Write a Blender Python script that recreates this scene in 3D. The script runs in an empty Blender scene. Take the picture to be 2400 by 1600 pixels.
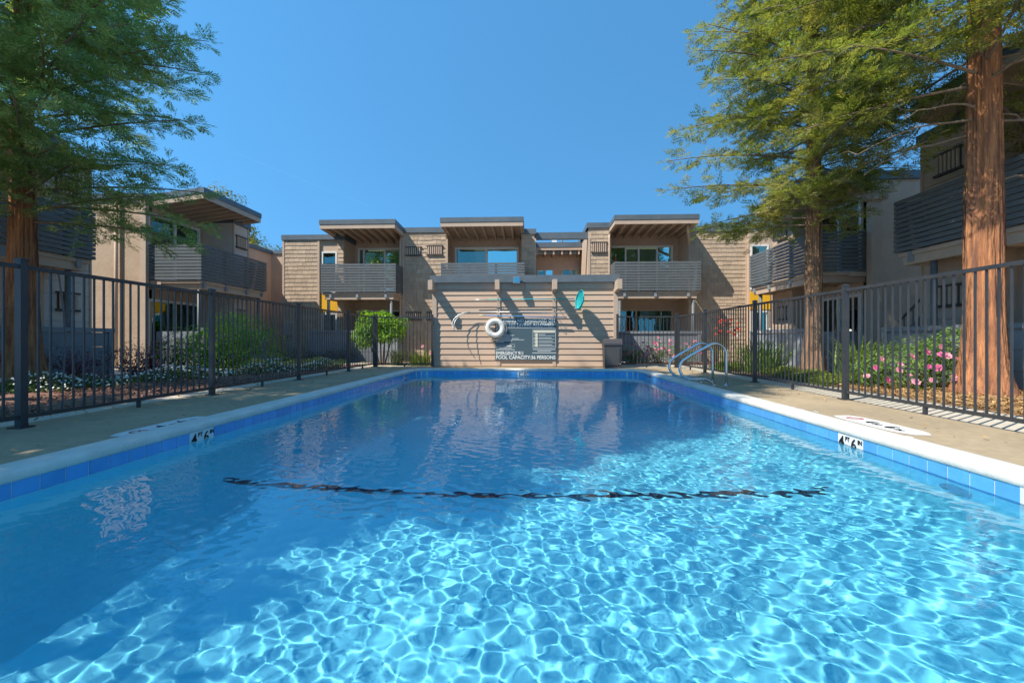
import bpy, math, random
import numpy as np
from mathutils import Vector, Matrix

sc = bpy.context.scene
C = sc.collection
R = math.radians
rnd = random.Random(7)

# ------------------------------------------------------------------ camera
cam = bpy.data.cameras.new('camera')
co = bpy.data.objects.new('camera', cam)
C.objects.link(co)
sc.camera = co
co.location = (0, 0, 0.805)
co.rotation_euler = (math.pi / 2, 0, 0.0435)
cam.lens = 15.67
cam.sensor_width = 36
cam.shift_y = -0.0016
cam.clip_start = 0.05
cam.clip_end = 30000

# ------------------------------------------------------------------ sky, sun, exposure
SUN_DIR = Vector((0.67, 0.46, -1.0)).normalized()
world = bpy.data.worlds.new('World')
sc.world = world
world.use_nodes = True
wn = world.node_tree
bgn = wn.nodes['Background']
sky = wn.nodes.new('ShaderNodeTexSky')
sky.sky_type = 'NISHITA'
sky.sun_disc = False
sky.sun_elevation = math.asin(-SUN_DIR.z)
sky.sun_rotation = math.atan2(-SUN_DIR.x, -SUN_DIR.y)
sky.altitude = 0
sky.air_density = 1.0
sky.dust_density = 0.0
sky.ozone_density = 4.5
_tc = wn.nodes.new('ShaderNodeTexCoord')
_sp = wn.nodes.new('ShaderNodeSeparateXYZ')
_mr = wn.nodes.new('ShaderNodeMapRange')
_cb = wn.nodes.new('ShaderNodeCombineXYZ')
_mr.inputs['From Min'].default_value = 0.0
_mr.inputs['From Max'].default_value = 1.0
_mr.inputs['To Min'].default_value = 0.42
_mr.inputs['To Max'].default_value = 1.1
wn.links.new(_tc.outputs['Generated'], _sp.inputs[0])
wn.links.new(_sp.outputs['X'], _cb.inputs['X'])
wn.links.new(_sp.outputs['Y'], _cb.inputs['Y'])
wn.links.new(_sp.outputs['Z'], _mr.inputs['Value'])
wn.links.new(_mr.outputs[0], _cb.inputs['Z'])
wn.links.new(_cb.outputs[0], sky.inputs['Vector'])
_hs = wn.nodes.new('ShaderNodeHueSaturation')
_hs.inputs['Saturation'].default_value = 1.15
wn.links.new(sky.outputs[0], _hs.inputs['Color'])
_tn = wn.nodes.new('ShaderNodeVectorMath')
_tn.operation = 'MULTIPLY'
_tn.inputs[1].default_value = (0.66, 0.86, 0.74)
wn.links.new(_hs.outputs[0], _tn.inputs[0])
wn.links.new(_tn.outputs[0], bgn.inputs[0])
bgn.inputs[1].default_value = 0.15
sun = bpy.data.lights.new('sun', 'SUN')
so = bpy.data.objects.new('sun', sun)
C.objects.link(so)
sun.energy = 2.75
sun.angle = R(0.5)
sun.color = (1.0, 0.93, 0.82)
sun.cycles.is_caustics_light = True
so.rotation_euler = SUN_DIR.to_track_quat('-Z', 'Y').to_euler()
sc.view_settings.view_transform = 'Standard'
sc.view_settings.look = 'None'
sc.view_settings.gamma = 1.0
sc.view_settings.exposure = 1.42
sc.cycles.use_denoising = True
sc.cycles.caustics_refractive = True
sc.cycles.caustics_reflective = True
sc.cycles.blur_glossy = 0.6
sc.cycles.sample_clamp_indirect = 6.0
sc.cycles.max_bounces = 12
sc.cycles.diffuse_bounces = 6
sc.cycles.transparent_max_bounces = 12

# ------------------------------------------------------------------ materials
MATS = {}


def mat(name, col, rough=0.7, col2=None, scale=6.0, stretch=(1, 1, 1), bump=0.0, bscale=None, spec=0.4,
        rand=0.0, island=0.0, metal=0.0, detail=5.0, contrast=(0.35, 0.65), fine=0.0, trans=0.0, bdist=0.02):
    m = bpy.data.materials.new(name)
    m.use_nodes = True
    n = m.node_tree
    L = n.links
    p = n.nodes['Principled BSDF']
    p.inputs['Roughness'].default_value = rough
    p.inputs['Metallic'].default_value = metal
    p.inputs['Specular IOR Level'].default_value = spec
    tc = n.nodes.new('ShaderNodeTexCoord')
    geo = n.nodes.new('ShaderNodeNewGeometry')
    mp = n.nodes.new('ShaderNodeMapping')
    mp.inputs['Scale'].default_value = stretch
    L.new(geo.outputs['Position'], mp.inputs['Vector'])
    cur = None
    if col2 is not None:
        nz = n.nodes.new('ShaderNodeTexNoise')
        nz.inputs['Scale'].default_value = scale
        nz.inputs['Detail'].default_value = detail
        nz.inputs['Roughness'].default_value = 0.62
        L.new(mp.outputs[0], nz.inputs['Vector'])
        rp = n.nodes.new('ShaderNodeMapRange')
        rp.inputs['From Min'].default_value = contrast[0]
        rp.inputs['From Max'].default_value = contrast[1]
        L.new(nz.outputs['Fac'], rp.inputs['Value'])
        mx = n.nodes.new('ShaderNodeMix')
        mx.data_type = 'RGBA'
        mx.inputs['A'].default_value = (*col, 1)
        mx.inputs['B'].default_value = (*col2, 1)
        L.new(rp.outputs[0], mx.inputs['Factor'])
        cur = mx.outputs['Result']
    else:
        rgb = n.nodes.new('ShaderNodeRGB')
        rgb.outputs[0].default_value = (*col, 1)
        cur = rgb.outputs[0]
    if fine > 0:
        nf = n.nodes.new('ShaderNodeTexNoise')
        nf.inputs['Scale'].default_value = scale * 14
        nf.inputs['Detail'].default_value = 3
        L.new(mp.outputs[0], nf.inputs['Vector'])
        r2 = n.nodes.new('ShaderNodeMapRange')
        r2.inputs['From Min'].default_value = 0.3
        r2.inputs['From Max'].default_value = 0.7
        r2.inputs['To Min'].default_value = 1 - fine
        r2.inputs['To Max'].default_value = 1 + fine
        L.new(nf.outputs['Fac'], r2.inputs['Value'])
        vm = n.nodes.new('ShaderNodeVectorMath')
        vm.operation = 'SCALE'
        L.new(cur, vm.inputs[0])
        L.new(r2.outputs[0], vm.inputs['Scale'])
        cur = vm.outputs[0]
    if rand > 0 or island > 0:
        oi = n.nodes.new('ShaderNodeObjectInfo')
        ad = n.nodes.new('ShaderNodeMath')
        ad.operation = 'ADD'
        L.new(oi.outputs['Random'], ad.inputs[0])
        L.new(geo.outputs['Random Per Island'], ad.inputs[1])
        fr = n.nodes.new('ShaderNodeMath')
        fr.operation = 'FRACT'
        L.new(ad.outputs[0], fr.inputs[0])
        amt = max(rand, island)
        r3 = n.nodes.new('ShaderNodeMapRange')
        r3.inputs['To Min'].default_value = 1 - amt
        r3.inputs['To Max'].default_value = 1 + amt
        L.new(fr.outputs[0], r3.inputs['Value'])
        vm = n.nodes.new('ShaderNodeVectorMath')
        vm.operation = 'SCALE'
        L.new(cur, vm.inputs[0])
        L.new(r3.outputs[0], vm.inputs['Scale'])
        cur = vm.outputs[0]
    L.new(cur, p.inputs['Base Color'])
    if bump > 0:
        nb = n.nodes.new('ShaderNodeTexNoise')
        nb.inputs['Scale'].default_value = bscale or scale * 5
        nb.inputs['Detail'].default_value = 6
        L.new(mp.outputs[0], nb.inputs['Vector'])
        bp = n.nodes.new('ShaderNodeBump')
        bp.inputs['Strength'].default_value = bump
        bp.inputs['Distance'].default_value = bdist
        L.new(nb.outputs['Fac'], bp.inputs['Height'])
        L.new(bp.outputs[0], p.inputs['Normal'])
    if trans > 0:
        out = n.nodes['Material Output']
        tr = n.nodes.new('ShaderNodeBsdfTranslucent')
        vm = n.nodes.new('ShaderNodeVectorMath')
        vm.operation = 'MULTIPLY'
        vm.inputs[1].default_value = (1.3, 1.35, 0.6)
        L.new(cur, vm.inputs[0])
        L.new(vm.outputs[0], tr.inputs['Color'])
        ms = n.nodes.new('ShaderNodeMixShader')
        ms.inputs[0].default_value = trans
        L.new(p.outputs[0], ms.inputs[1])
        L.new(tr.outputs[0], ms.inputs[2])
        L.new(ms.outputs[0], out.inputs['Surface'])
    MATS[name] = m
    return m


TAUPE = mat('taupe_stucco', (0.54, 0.405, 0.30), 0.85, (0.48, 0.355, 0.26), 1.6, bump=0.25, bscale=45, fine=0.06)
TAUPE2 = mat('taupe_trim_paint', (0.51, 0.385, 0.29), 0.7, (0.46, 0.345, 0.26), 3, stretch=(1, 1, 1), bump=0.1, bscale=60)
TANW = mat('tan_brick_paint', (0.47, 0.35, 0.245), 0.85, (0.40, 0.29, 0.20), 2.2, bump=0.4, bscale=25, fine=0.07)
WHITESIDE = mat('pale_siding_paint', (0.62, 0.54, 0.47), 0.75, (0.56, 0.49, 0.43), 3, bump=0.1)
SHINGLE = mat('weathered_shingle', (0.50, 0.38, 0.275), 0.85, (0.40, 0.30, 0.21), 9, stretch=(3, 3, 0.5), bump=0.35, bscale=40,
              rand=0.13, island=0.13)
SIDING = mat('tan_lap_siding', (0.53, 0.38, 0.275), 0.7, (0.47, 0.335, 0.24), 2.5, stretch=(0.35, 1, 3), bump=0.12, bscale=40, rand=0.04)
SLATE = mat('slate_paint', (0.13, 0.145, 0.155), 0.5, (0.11, 0.125, 0.135), 3, stretch=(1, 1, 4), rand=0.06)
SLATEDK = mat('slate_patio_board', (0.25, 0.275, 0.305), 0.6, (0.21, 0.235, 0.26), 2.5, bump=0.1, rand=0.05)
ROOFCAP = mat('slate_metal_cap', (0.12, 0.145, 0.165), 0.45, (0.09, 0.115, 0.135), 2.5, spec=0.5)
ROOFTOP = mat('roof_membrane', (0.25, 0.24, 0.22), 0.9, (0.2, 0.19, 0.17), 3)
WHITEF = mat('white_vinyl_frame', (0.74, 0.74, 0.72), 0.45)
TANF = mat('tan_window_frame', (0.52, 0.42, 0.32), 0.6)
YELLOW = mat('yellow_panel_paint', (0.75, 0.42, 0.02), 0.6, (0.70, 0.38, 0.015), 2)
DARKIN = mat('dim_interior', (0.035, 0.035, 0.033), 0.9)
BLIND = mat('pale_blind', (0.33, 0.38, 0.33), 0.8, (0.24, 0.28, 0.24), 14, stretch=(2, 2, 0.05))
VENTDARK = mat('vent_frame_and_recess_shade', (0.06, 0.05, 0.045), 0.7)
FENCE = mat('dark_fence_paint', (0.032, 0.036, 0.042), 0.38, (0.045, 0.047, 0.05), 8, spec=0.5, rand=0.1)
CONC = mat('pool_deck_concrete', (0.40, 0.31, 0.195), 0.9, (0.30, 0.235, 0.15), 0.9, bump=0.25, bscale=70, fine=0.10, detail=8)
WALKC = mat('walkway_concrete', (0.52, 0.47, 0.38), 0.9, (0.45, 0.40, 0.32), 1.3, bump=0.2, bscale=60, fine=0.08)
COPE = mat('coping_plaster', (0.68, 0.66, 0.60), 0.6, (0.58, 0.56, 0.50), 3.5, bump=0.2, bscale=50, fine=0.04)
TILE = mat('blue_pool_tile', (0.085, 0.33, 0.68), 0.22, (0.10, 0.37, 0.72), 9, spec=0.5, rand=0.10)
TILEW = mat('white_marker_tile', (0.74, 0.74, 0.72), 0.3)
GROUT = mat('pale_grout', (0.62, 0.64, 0.62), 0.8)
INK = mat('black_print', (0.012, 0.014, 0.018), 0.6)
REDINK = mat('red_print', (0.50, 0.13, 0.12), 0.6)
WPRINT = mat('white_print', (0.72, 0.74, 0.72), 0.6)
CREAM = mat('cream_print', (0.66, 0.62, 0.48), 0.6)
SIGNB = mat('slate_sign_face', (0.065, 0.105, 0.125), 0.5)
WPAINT = mat('worn_white_paint', (0.66, 0.66, 0.64), 0.7, (0.50, 0.47, 0.40), 14, contrast=(0.5, 0.75))
BARK = mat('redwood_bark', (0.54, 0.235, 0.095), 0.9, (0.18, 0.08, 0.05), 6, stretch=(2.6, 2.6, 0.30), bump=0.9, bscale=14, detail=8,
           contrast=(0.33, 0.66), fine=0.12, bdist=0.04)
BARKM = mat('greyer_redwood_bark', (0.40, 0.235, 0.13), 0.9, (0.15, 0.095, 0.065), 6, stretch=(2.6, 2.6, 0.30), bump=0.9, bscale=14, detail=8,
            contrast=(0.33, 0.66), fine=0.12, bdist=0.04)  # greyer copy of the redwood bark, for the middle tree
BARKG = mat('grey_twig_bark', (0.17, 0.12, 0.08), 0.9, (0.25, 0.19, 0.14), 20)
BARKS = mat('shrub_stem_bark', (0.16, 0.10, 0.06), 0.9)
MULCH = mat('brown_bark_mulch', (0.27, 0.145, 0.10), 0.95, (0.16, 0.085, 0.06), 22, bump=1.0, bscale=55, fine=0.3)
CHIP = mat('golden_wood_chips', (0.46, 0.29, 0.12), 0.9, (0.30, 0.17, 0.07), 18, island=0.3)
CHIPG = mat('golden_chip_ground', (0.42, 0.26, 0.11), 0.95, (0.24, 0.14, 0.07), 35, bump=1.0, bscale=70, fine=0.3)
CHIPR = mat('reddish_bark_chips', (0.31, 0.165, 0.11), 0.95, (0.18, 0.09, 0.065), 18, island=0.3)
SOIL = mat('garden_soil', (0.13, 0.09, 0.06), 0.95, (0.09, 0.07, 0.04), 4, bump=0.6, bscale=30)
STEEL = mat('polished_steel', (0.70, 0.69, 0.68), 0.27, metal=1.0)
BIN = mat('charcoal_bin_plastic', (0.055, 0.055, 0.06), 0.55)
RINGW = mat('white_ring_foam', (0.74, 0.72, 0.66), 0.5, (0.66, 0.63, 0.55), 9)
ROPE = mat('cream_rope', (0.60, 0.52, 0.36), 0.9)
TEAL = mat('teal_net_mesh', (0.02, 0.46, 0.50), 0.6, (0.015, 0.36, 0.42), 20, trans=0.3)
TEALP = mat('teal_pole_paint', (0.02, 0.36, 0.42), 0.4)
BLUEP = mat('blue_pole_paint', (0.04, 0.22, 0.50), 0.4)
ALU = mat('dull_aluminium', (0.62, 0.62, 0.60), 0.4, metal=0.6)
WHITEP = mat('white_paint', (0.72, 0.72, 0.70), 0.5)
GREYMET = mat('grey_utility_metal', (0.32, 0.31, 0.29), 0.6)


def leafmat(name, c1, c2, island=0.35, scale=2.0, trans=0.3, rough=0.5, spec=0.3):
    return mat(name, c1, rough, c2, scale, island=island, trans=trans, spec=spec, detail=3)


F_RED1 = leafmat('redwood_needles_bluegreen', (0.19, 0.31, 0.16), (0.30, 0.33, 0.13), 0.4, 1.6, 0.6, 0.6)
F_RED2 = leafmat('redwood_needles_olive', (0.155, 0.205, 0.05), (0.28, 0.255, 0.075), 0.45, 1.6, 0.52, 0.6)
F_BRIGHT = leafmat('bright_shrub_leaves', (0.16, 0.34, 0.02), (0.25, 0.40, 0.03), 0.35, 3, 0.4)
F_ROSE = leafmat('rose_leaves', (0.11, 0.22, 0.045), (0.17, 0.26, 0.05), 0.35, 5, 0.3)
F_GRASS = leafmat('strap_leaves', (0.11, 0.20, 0.04), (0.19, 0.26, 0.055), 0.35, 3, 0.3)
F_FLAX = leafmat('grey_green_blades', (0.10, 0.14, 0.07), (0.15, 0.17, 0.08), 0.3, 3, 0.2)
F_PURPLE = leafmat('purple_leaves', (0.17, 0.05, 0.08), (0.24, 0.08, 0.11), 0.4, 4, 0.25)
F_COVER = leafmat('ground_cover_leaves', (0.05, 0.11, 0.025), (0.10, 0.16, 0.035), 0.35, 4, 0.3)
F_LIME = leafmat('lime_cover_leaves', (0.13, 0.19, 0.02), (0.19, 0.24, 0.03), 0.35, 4, 0.3)
F_DARK = leafmat('dark_hedge_leaves', (0.028, 0.06, 0.035), (0.045, 0.08, 0.04), 0.35, 4, 0.2)
F_YEL = leafmat('yellowing_tree_leaves', (0.24, 0.20, 0.02), (0.12, 0.15, 0.03), 0.35, 1.2, 0.35)
PETALP = leafmat('pink_petals', (0.66, 0.24, 0.35), (0.72, 0.34, 0.40), 0.2, 8, 0.2)
PETALM = leafmat('magenta_petals', (0.62, 0.11, 0.28), (0.66, 0.16, 0.33), 0.2, 8, 0.2)
PETALW = leafmat('white_petals', (0.70, 0.70, 0.68), (0.74, 0.72, 0.66), 0.1, 8, 0.2)
PETALR = leafmat('red_petals', (0.60, 0.05, 0.03), (0.65, 0.10, 0.05), 0.2, 8, 0.2)


def glass_pane(name, tint, refl, rtint):
    m = bpy.data.materials.new(name)
    m.use_nodes = True
    n = m.node_tree
    n.nodes.clear()
    o = n.nodes.new('ShaderNodeOutputMaterial')
    t = n.nodes.new('ShaderNodeBsdfTransparent')
    t.inputs[0].default_value = (*tint, 1)
    g = n.nodes.new('ShaderNodeBsdfGlossy')
    g.inputs[0].default_value = (*rtint, 1)
    g.inputs['Roughness'].default_value = 0.02
    nz = n.nodes.new('ShaderNodeTexNoise')
    nz.inputs['Scale'].default_value = 1.3
    tc = n.nodes.new('ShaderNodeNewGeometry')
    n.links.new(tc.outputs['Position'], nz.inputs['Vector'])
    b = n.nodes.new('ShaderNodeBump')
    b.inputs['Strength'].default_value = 0.08
    b.inputs['Distance'].default_value = 0.05
    n.links.new(nz.outputs['Fac'], b.inputs['Height'])
    n.links.new(b.outputs[0], g.inputs['Normal'])
    fr = n.nodes.new('ShaderNodeFresnel')
    fr.inputs['IOR'].default_value = 1.5
    ad = n.nodes.new('ShaderNodeMath')
    ad.operation = 'ADD'
    ad.use_clamp = True
    ad.inputs[1].default_value = refl
    n.links.new(fr.outputs[0], ad.inputs[0])
    mx = n.nodes.new('ShaderNodeMixShader')
    n.links.new(ad.outputs[0], mx.inputs[0])
    n.links.new(t.outputs[0], mx.inputs[1])
    n.links.new(g.outputs[0], mx.inputs[2])
    n.links.new(mx.outputs[0], o.inputs[0])
    MATS[name] = m
    return m


PANE = glass_pane('tinted_window_glass', (0.55, 0.70, 0.64), 0.10, (0.75, 1.0, 0.95))
PANEB = glass_pane('blue_reflecting_glass', (0.4, 0.55, 0.55), 0.5, (0.7, 1.0, 0.95))

# pool plaster: pale blue marcite with faint mottling
PLASTER = mat('blue_pool_plaster', (0.18, 0.66, 0.80), 0.8, (0.155, 0.62, 0.77), 2.0, fine=0.03)
STRIPE = bpy.data.materials.new('dark_mosaic_tile')
STRIPE.use_nodes = True
_n = STRIPE.node_tree
_b = _n.nodes.new('ShaderNodeTexBrick')
_b.inputs['Color1'].default_value = (0.004, 0.010, 0.03, 1)
_b.inputs['Color2'].default_value = (0.006, 0.018, 0.05, 1)
_b.inputs['Mortar'].default_value = (0.03, 0.09, 0.13, 1)
_b.inputs['Scale'].default_value = 1.0
_b.inputs['Mortar Size'].default_value = 0.004
_b.inputs['Brick Width'].default_value = 0.05
_b.inputs['Row Height'].default_value = 0.05
_b.offset = 0
_g = _n.nodes.new('ShaderNodeNewGeometry')
_n.links.new(_g.outputs['Position'], _b.inputs['Vector'])
_n.links.new(_b.outputs['Color'], _n.nodes['Principled BSDF'].inputs['Base Color'])

WATER = bpy.data.materials.new('pool_water')
WATER.use_nodes = True
_n = WATER.node_tree
_n.nodes.clear()
_o = _n.nodes.new('ShaderNodeOutputMaterial')
_g = _n.nodes.new('ShaderNodeBsdfGlass')
_g.inputs['IOR'].default_value = 1.33
_g.inputs['Roughness'].default_value = 0.0
_g.inputs['Color'].default_value = (0.93, 0.98, 1.0, 1)
_n.links.new(_g.outputs[0], _o.inputs[0])


# ------------------------------------------------------------------ object helpers
LOC = {}


def new_obj(name, mesh, parent=None, loc=(0, 0, 0)):
    o = bpy.data.objects.new(name, mesh)
    C.objects.link(o)
    if parent is not None:
        o.parent = parent
    o.location = loc
    return o


def tag(o, label=None, cat=None, group=None, kind=None):
    if label:
        o['label'] = label
    if cat:
        o['category'] = cat
    if group:
        o['group'] = group
    if kind:
        o['kind'] = kind
    return o


def root(name, loc, label=None, cat=None, group=None, kind=None):
    o = new_obj(name, None, None, loc)
    LOC[o.name] = Vector(loc)
    o.empty_display_size = 0.2
    return tag(o, label, cat, group, kind)


class MB:
    def __init__(self):
        self.v, self.f = [], []

    def add(self, v, f):
        n = len(self.v)
        self.v += [tuple(p) for p in v]
        self.f += [tuple(i + n for i in q) for q in f]
        return self

    def box(self, x0, x1, y0, y1, z0, z1):
        if x0 > x1: x0, x1 = x1, x0
        if y0 > y1: y0, y1 = y1, y0
        v = [(x0, y0, z0), (x1, y0, z0), (x1, y1, z0), (x0, y1, z0), (x0, y0, z1), (x1, y0, z1), (x1, y1, z1), (x0, y1, z1)]
        return self.add(v, [(0, 3, 2, 1), (4, 5, 6, 7), (0, 1, 5, 4), (1, 2, 6, 5), (2, 3, 7, 6), (3, 0, 4, 7)])

    def hexa(self, lo, hi):
        """prism between two quads of 4 points each"""
        return self.add(list(lo) + list(hi), [(0, 3, 2, 1), (4, 5, 6, 7), (0, 1, 5, 4), (1, 2, 6, 5), (2, 3, 7, 6), (3, 0, 4, 7)])

    def tube(self, pts, r, n=8, cap=True):
        pts = [Vector(p) for p in pts]
        rs = r if isinstance(r, (list, tuple)) else [r] * len(pts)
        base = len(self.v)
        t0 = (pts[1] - pts[0]).normalized()
        ref = Vector((0, 0, 1)) if abs(t0.z) < 0.9 else Vector((1, 0, 0))
        u = t0.cross(ref).normalized()
        for i, p in enumerate(pts):
            t = (pts[min(i + 1, len(pts) - 1)] - pts[max(i - 1, 0)]).normalized()
            u = (u - t * u.dot(t)).normalized()
            w = t.cross(u)
            for k in range(n):
                a = 2 * math.pi * k / n
                self.v.append(tuple(p + (u * math.cos(a) + w * math.sin(a)) * rs[i]))
        for i in range(len(pts) - 1):
            for k in range(n):
                k2 = (k + 1) % n
                a = base + i * n
                self.f.append((a + k, a + k2, a + n + k2, a + n + k))
        if cap:
            self.f.append(tuple(base + k for k in range(n))[::-1])
            self.f.append(tuple(base + (len(pts) - 1) * n + k for k in range(n)))
        return self

    def mesh(self, name, m, off=(0, 0, 0), smooth=False):
        me = bpy.data.meshes.new(name)
        ox, oy, oz = off
        me.from_pydata([(x - ox, y - oy, z - oz) for x, y, z in self.v], [], self.f)
        me.materials.append(m)
        if smooth:
            me.polygons.foreach_set('use_smooth', [True] * len(me.polygons))
        return me


def part(name, mb, m, parent, smooth=False, kind=None):
    off = LOC[parent.name]
    o = new_obj(name, mb.mesh(name, m, off, smooth), parent)
    LOC[o.name] = off
    if kind:
        o['kind'] = kind
    return o


def thing(name, mb, m, loc, label=None, cat=None, group=None, kind=None, smooth=False):
    o = new_obj(name, mb.mesh(name, m, loc, smooth), None, loc)
    LOC[o.name] = Vector(loc)
    return tag(o, label, cat, group, kind)


PIECES = {}


def piece(name, m, parent, x0, x1, y0, y1, z0, z1):
    """a box-shaped piece: its mesh is shared by every piece of the same size"""
    if x0 > x1: x0, x1 = x1, x0
    if y0 > y1: y0, y1 = y1, y0
    d = (round(x1 - x0, 4), round(y1 - y0, 4), round(z1 - z0, 4))
    key = (name, m.name, d)
    if key not in PIECES:
        a, b, c = (q / 2 for q in d)
        PIECES[key] = MB().box(-a, a, -b, b, -c, c).mesh(name, m)
    off = LOC[parent.name]
    o = new_obj(name, PIECES[key], parent, Vector(((x0 + x1) / 2, (y0 + y1) / 2, (z0 + z1) / 2)) - off)
    LOC[o.name] = Vector(((x0 + x1) / 2, (y0 + y1) / 2, (z0 + z1) / 2))
    return o


def npmesh(name, V, Fq, m, smooth=False, off=(0, 0, 0)):
    """mesh from arrays: V (n,3), Fq (k,4) or (k,3)"""
    me = bpy.data.meshes.new(name)
    V = np.asarray(V, np.float32) - np.asarray(off, np.float32)
    Fq = np.asarray(Fq, np.int32)
    k = Fq.shape[1]
    me.vertices.add(len(V))
    me.vertices.foreach_set('co', V.ravel())
    me.loops.add(Fq.size)
    me.loops.foreach_set('vertex_index', Fq.ravel())
    me.polygons.add(len(Fq))
    me.polygons.foreach_set('loop_start', np.arange(0, Fq.size, k, dtype=np.int32))
    if smooth:
        me.polygons.foreach_set('use_smooth', np.ones(len(Fq), bool))
    me.update(calc_edges=True)
    me.materials.append(m)
    return me


def lettering(text, size, m, parent, origin, xdir, ydir, align='LEFT', name='lettering', width=None, lift=0.003, bold=0.0):
    """flat print: outline text turned into a mesh in the plane (xdir, ydir)"""
    cu = bpy.data.curves.new(name, 'FONT')
    cu.body = text
    cu.size = size
    cu.align_x = align
    cu.extrude = 0.0008
    cu.offset = bold
    cu.resolution_u = 3
    tmp = bpy.data.objects.new('tmp_text', cu)
    C.objects.link(tmp)
    dg = bpy.context.evaluated_depsgraph_get()
    me = bpy.data.meshes.new_from_object(tmp.evaluated_get(dg))
    bpy.data.objects.remove(tmp)
    bpy.data.curves.remove(cu)
    me.name = name
    xs = [v.co.x for v in me.vertices]
    sx = (width / (max(xs) - min(xs))) if width else 1.0
    x = Vector(xdir).normalized()
    y = Vector(ydir).normalized()
    nrm = x.cross(y)
    off = LOC[parent.name]
    for v in me.vertices:
        v.co = Vector(origin) + x * (v.co.x * sx) + y * v.co.y + nrm * (v.co.z + lift) - off
    me.materials.clear()
    me.materials.append(m)
    o = new_obj(name, me, parent)
    LOC[o.name] = off
    return o


class Frame:
    """a along a facade, b outwards from it, z up; axis aligned"""

    def __init__(self, O, S, N):
        self.O, self.S, self.N = Vector((*O, 0)), Vector((*S, 0)), Vector((*N, 0))

    def p(self, a, b, z):
        q = self.O + self.S * a + self.N * b
        return (q.x, q.y, z)

    def ext(self, a0, a1, b0, b1):
        p, q = self.p(a0, b0, 0), self.p(a1, b1, 0)
        return min(p[0], q[0]), max(p[0], q[0]), min(p[1], q[1]), max(p[1], q[1])

    def box(self, mb, a0, a1, b0, b1, z0, z1):
        return mb.box(*self.ext(a0, a1, b0, b1), z0, z1)

    def piece(self, name, m, parent, a0, a1, b0, b1, z0, z1):
        return piece(name, m, parent, *self.ext(a0, a1, b0, b1), z0, z1)


def wall_mb(F, a0, a1, z0, z1, b, t, holes, mb=None):
    mb = mb or MB()
    zs = sorted({z0, z1, *[q for h in holes for q in (h[2], h[3]) if z0 < q < z1]})
    for i in range(len(zs) - 1):
        zm = (zs[i] + zs[i + 1]) / 2
        cuts = sorted([(h[0], h[1]) for h in holes if h[2] < zm < h[3]])
        a = a0
        for c0, c1 in cuts:
            if c0 > a: F.box(mb, a, c0, b - t, b, zs[i], zs[i + 1])
            a = max(a, c1)
        if a < a1: F.box(mb, a, a1, b - t, b, zs[i], zs[i + 1])
    return mb


def window(bld, F, a0, a1, z0, z1, b, n=2, fm=None, fw=0.06, panes=None, blind=0.0, blind_side=0, splits=None):
    fm = fm or WHITEF
    mb = MB()
    F.box(mb, a0, a1, b - 0.06, b + 0.03, z1 - fw, z1)
    F.box(mb, a0, a1, b - 0.06, b + 0.03, z0, z0 + fw)
    F.box(mb, a0, a0 + fw, b - 0.06, b + 0.03, z0 + fw, z1 - fw)
    F.box(mb, a1 - fw, a1, b - 0.06, b + 0.03, z0 + fw, z1 - fw)
    w = part('window', mb, fm, bld)
    cuts = splits or [k / n for k in range(1, n)]
    edges = [a0 + fw] + [a0 + (a1 - a0) * c for c in cuts] + [a1 - fw]
    for c in edges[1:-1]:
        F.piece('mullion', fm, w, c - fw * 0.5, c + fw * 0.5, b - 0.05, b + 0.02, z0 + fw, z1 - fw)
    for k in range(len(edges) - 1):
        pm = (panes[k] if panes else PANE)
        F.piece('pane', pm, w, edges[k], edges[k + 1], b - 0.034, b - 0.026, z0 + fw, z1 - fw)
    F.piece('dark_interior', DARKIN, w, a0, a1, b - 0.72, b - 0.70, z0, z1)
    if blind > 0:
        c0 = a0 + fw if blind_side == 0 else a1 - fw - (a1 - a0 - 2 * fw) * blind
        F.piece('blind', BLIND, w, c0, c0 + (a1 - a0 - 2 * fw) * blind, b - 0.14, b - 0.12, z0 + fw, z1 - fw)
    return w


def vent(bld, F, a0, a1, z0, z1, b, n=6, fm=None):
    mb = MB()
    fm = fm or TAUPE2
    F.box(mb, a0, a1, b, b + 0.02, z0, z1)  # dark plate: the recess shade behind the bars is put into its colour
    F.box(mb, a0 - 0.04, a1 + 0.04, b, b + 0.05, z0 - 0.05, z0)
    F.box(mb, a0 - 0.04, a1 + 0.04, b, b + 0.05, z1, z1 + 0.04)
    v = part('vent', MB().add(*[[], []]) if False else mb, VENTDARK, bld)
    w = (a1 - a0) / n
    for k in range(n):
        F.piece('bar', fm, v, a0 + w * (k + 0.22), a0 + w * (k + 0.78), b + 0.02, b + 0.045, z0, z1)
    return v


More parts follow.
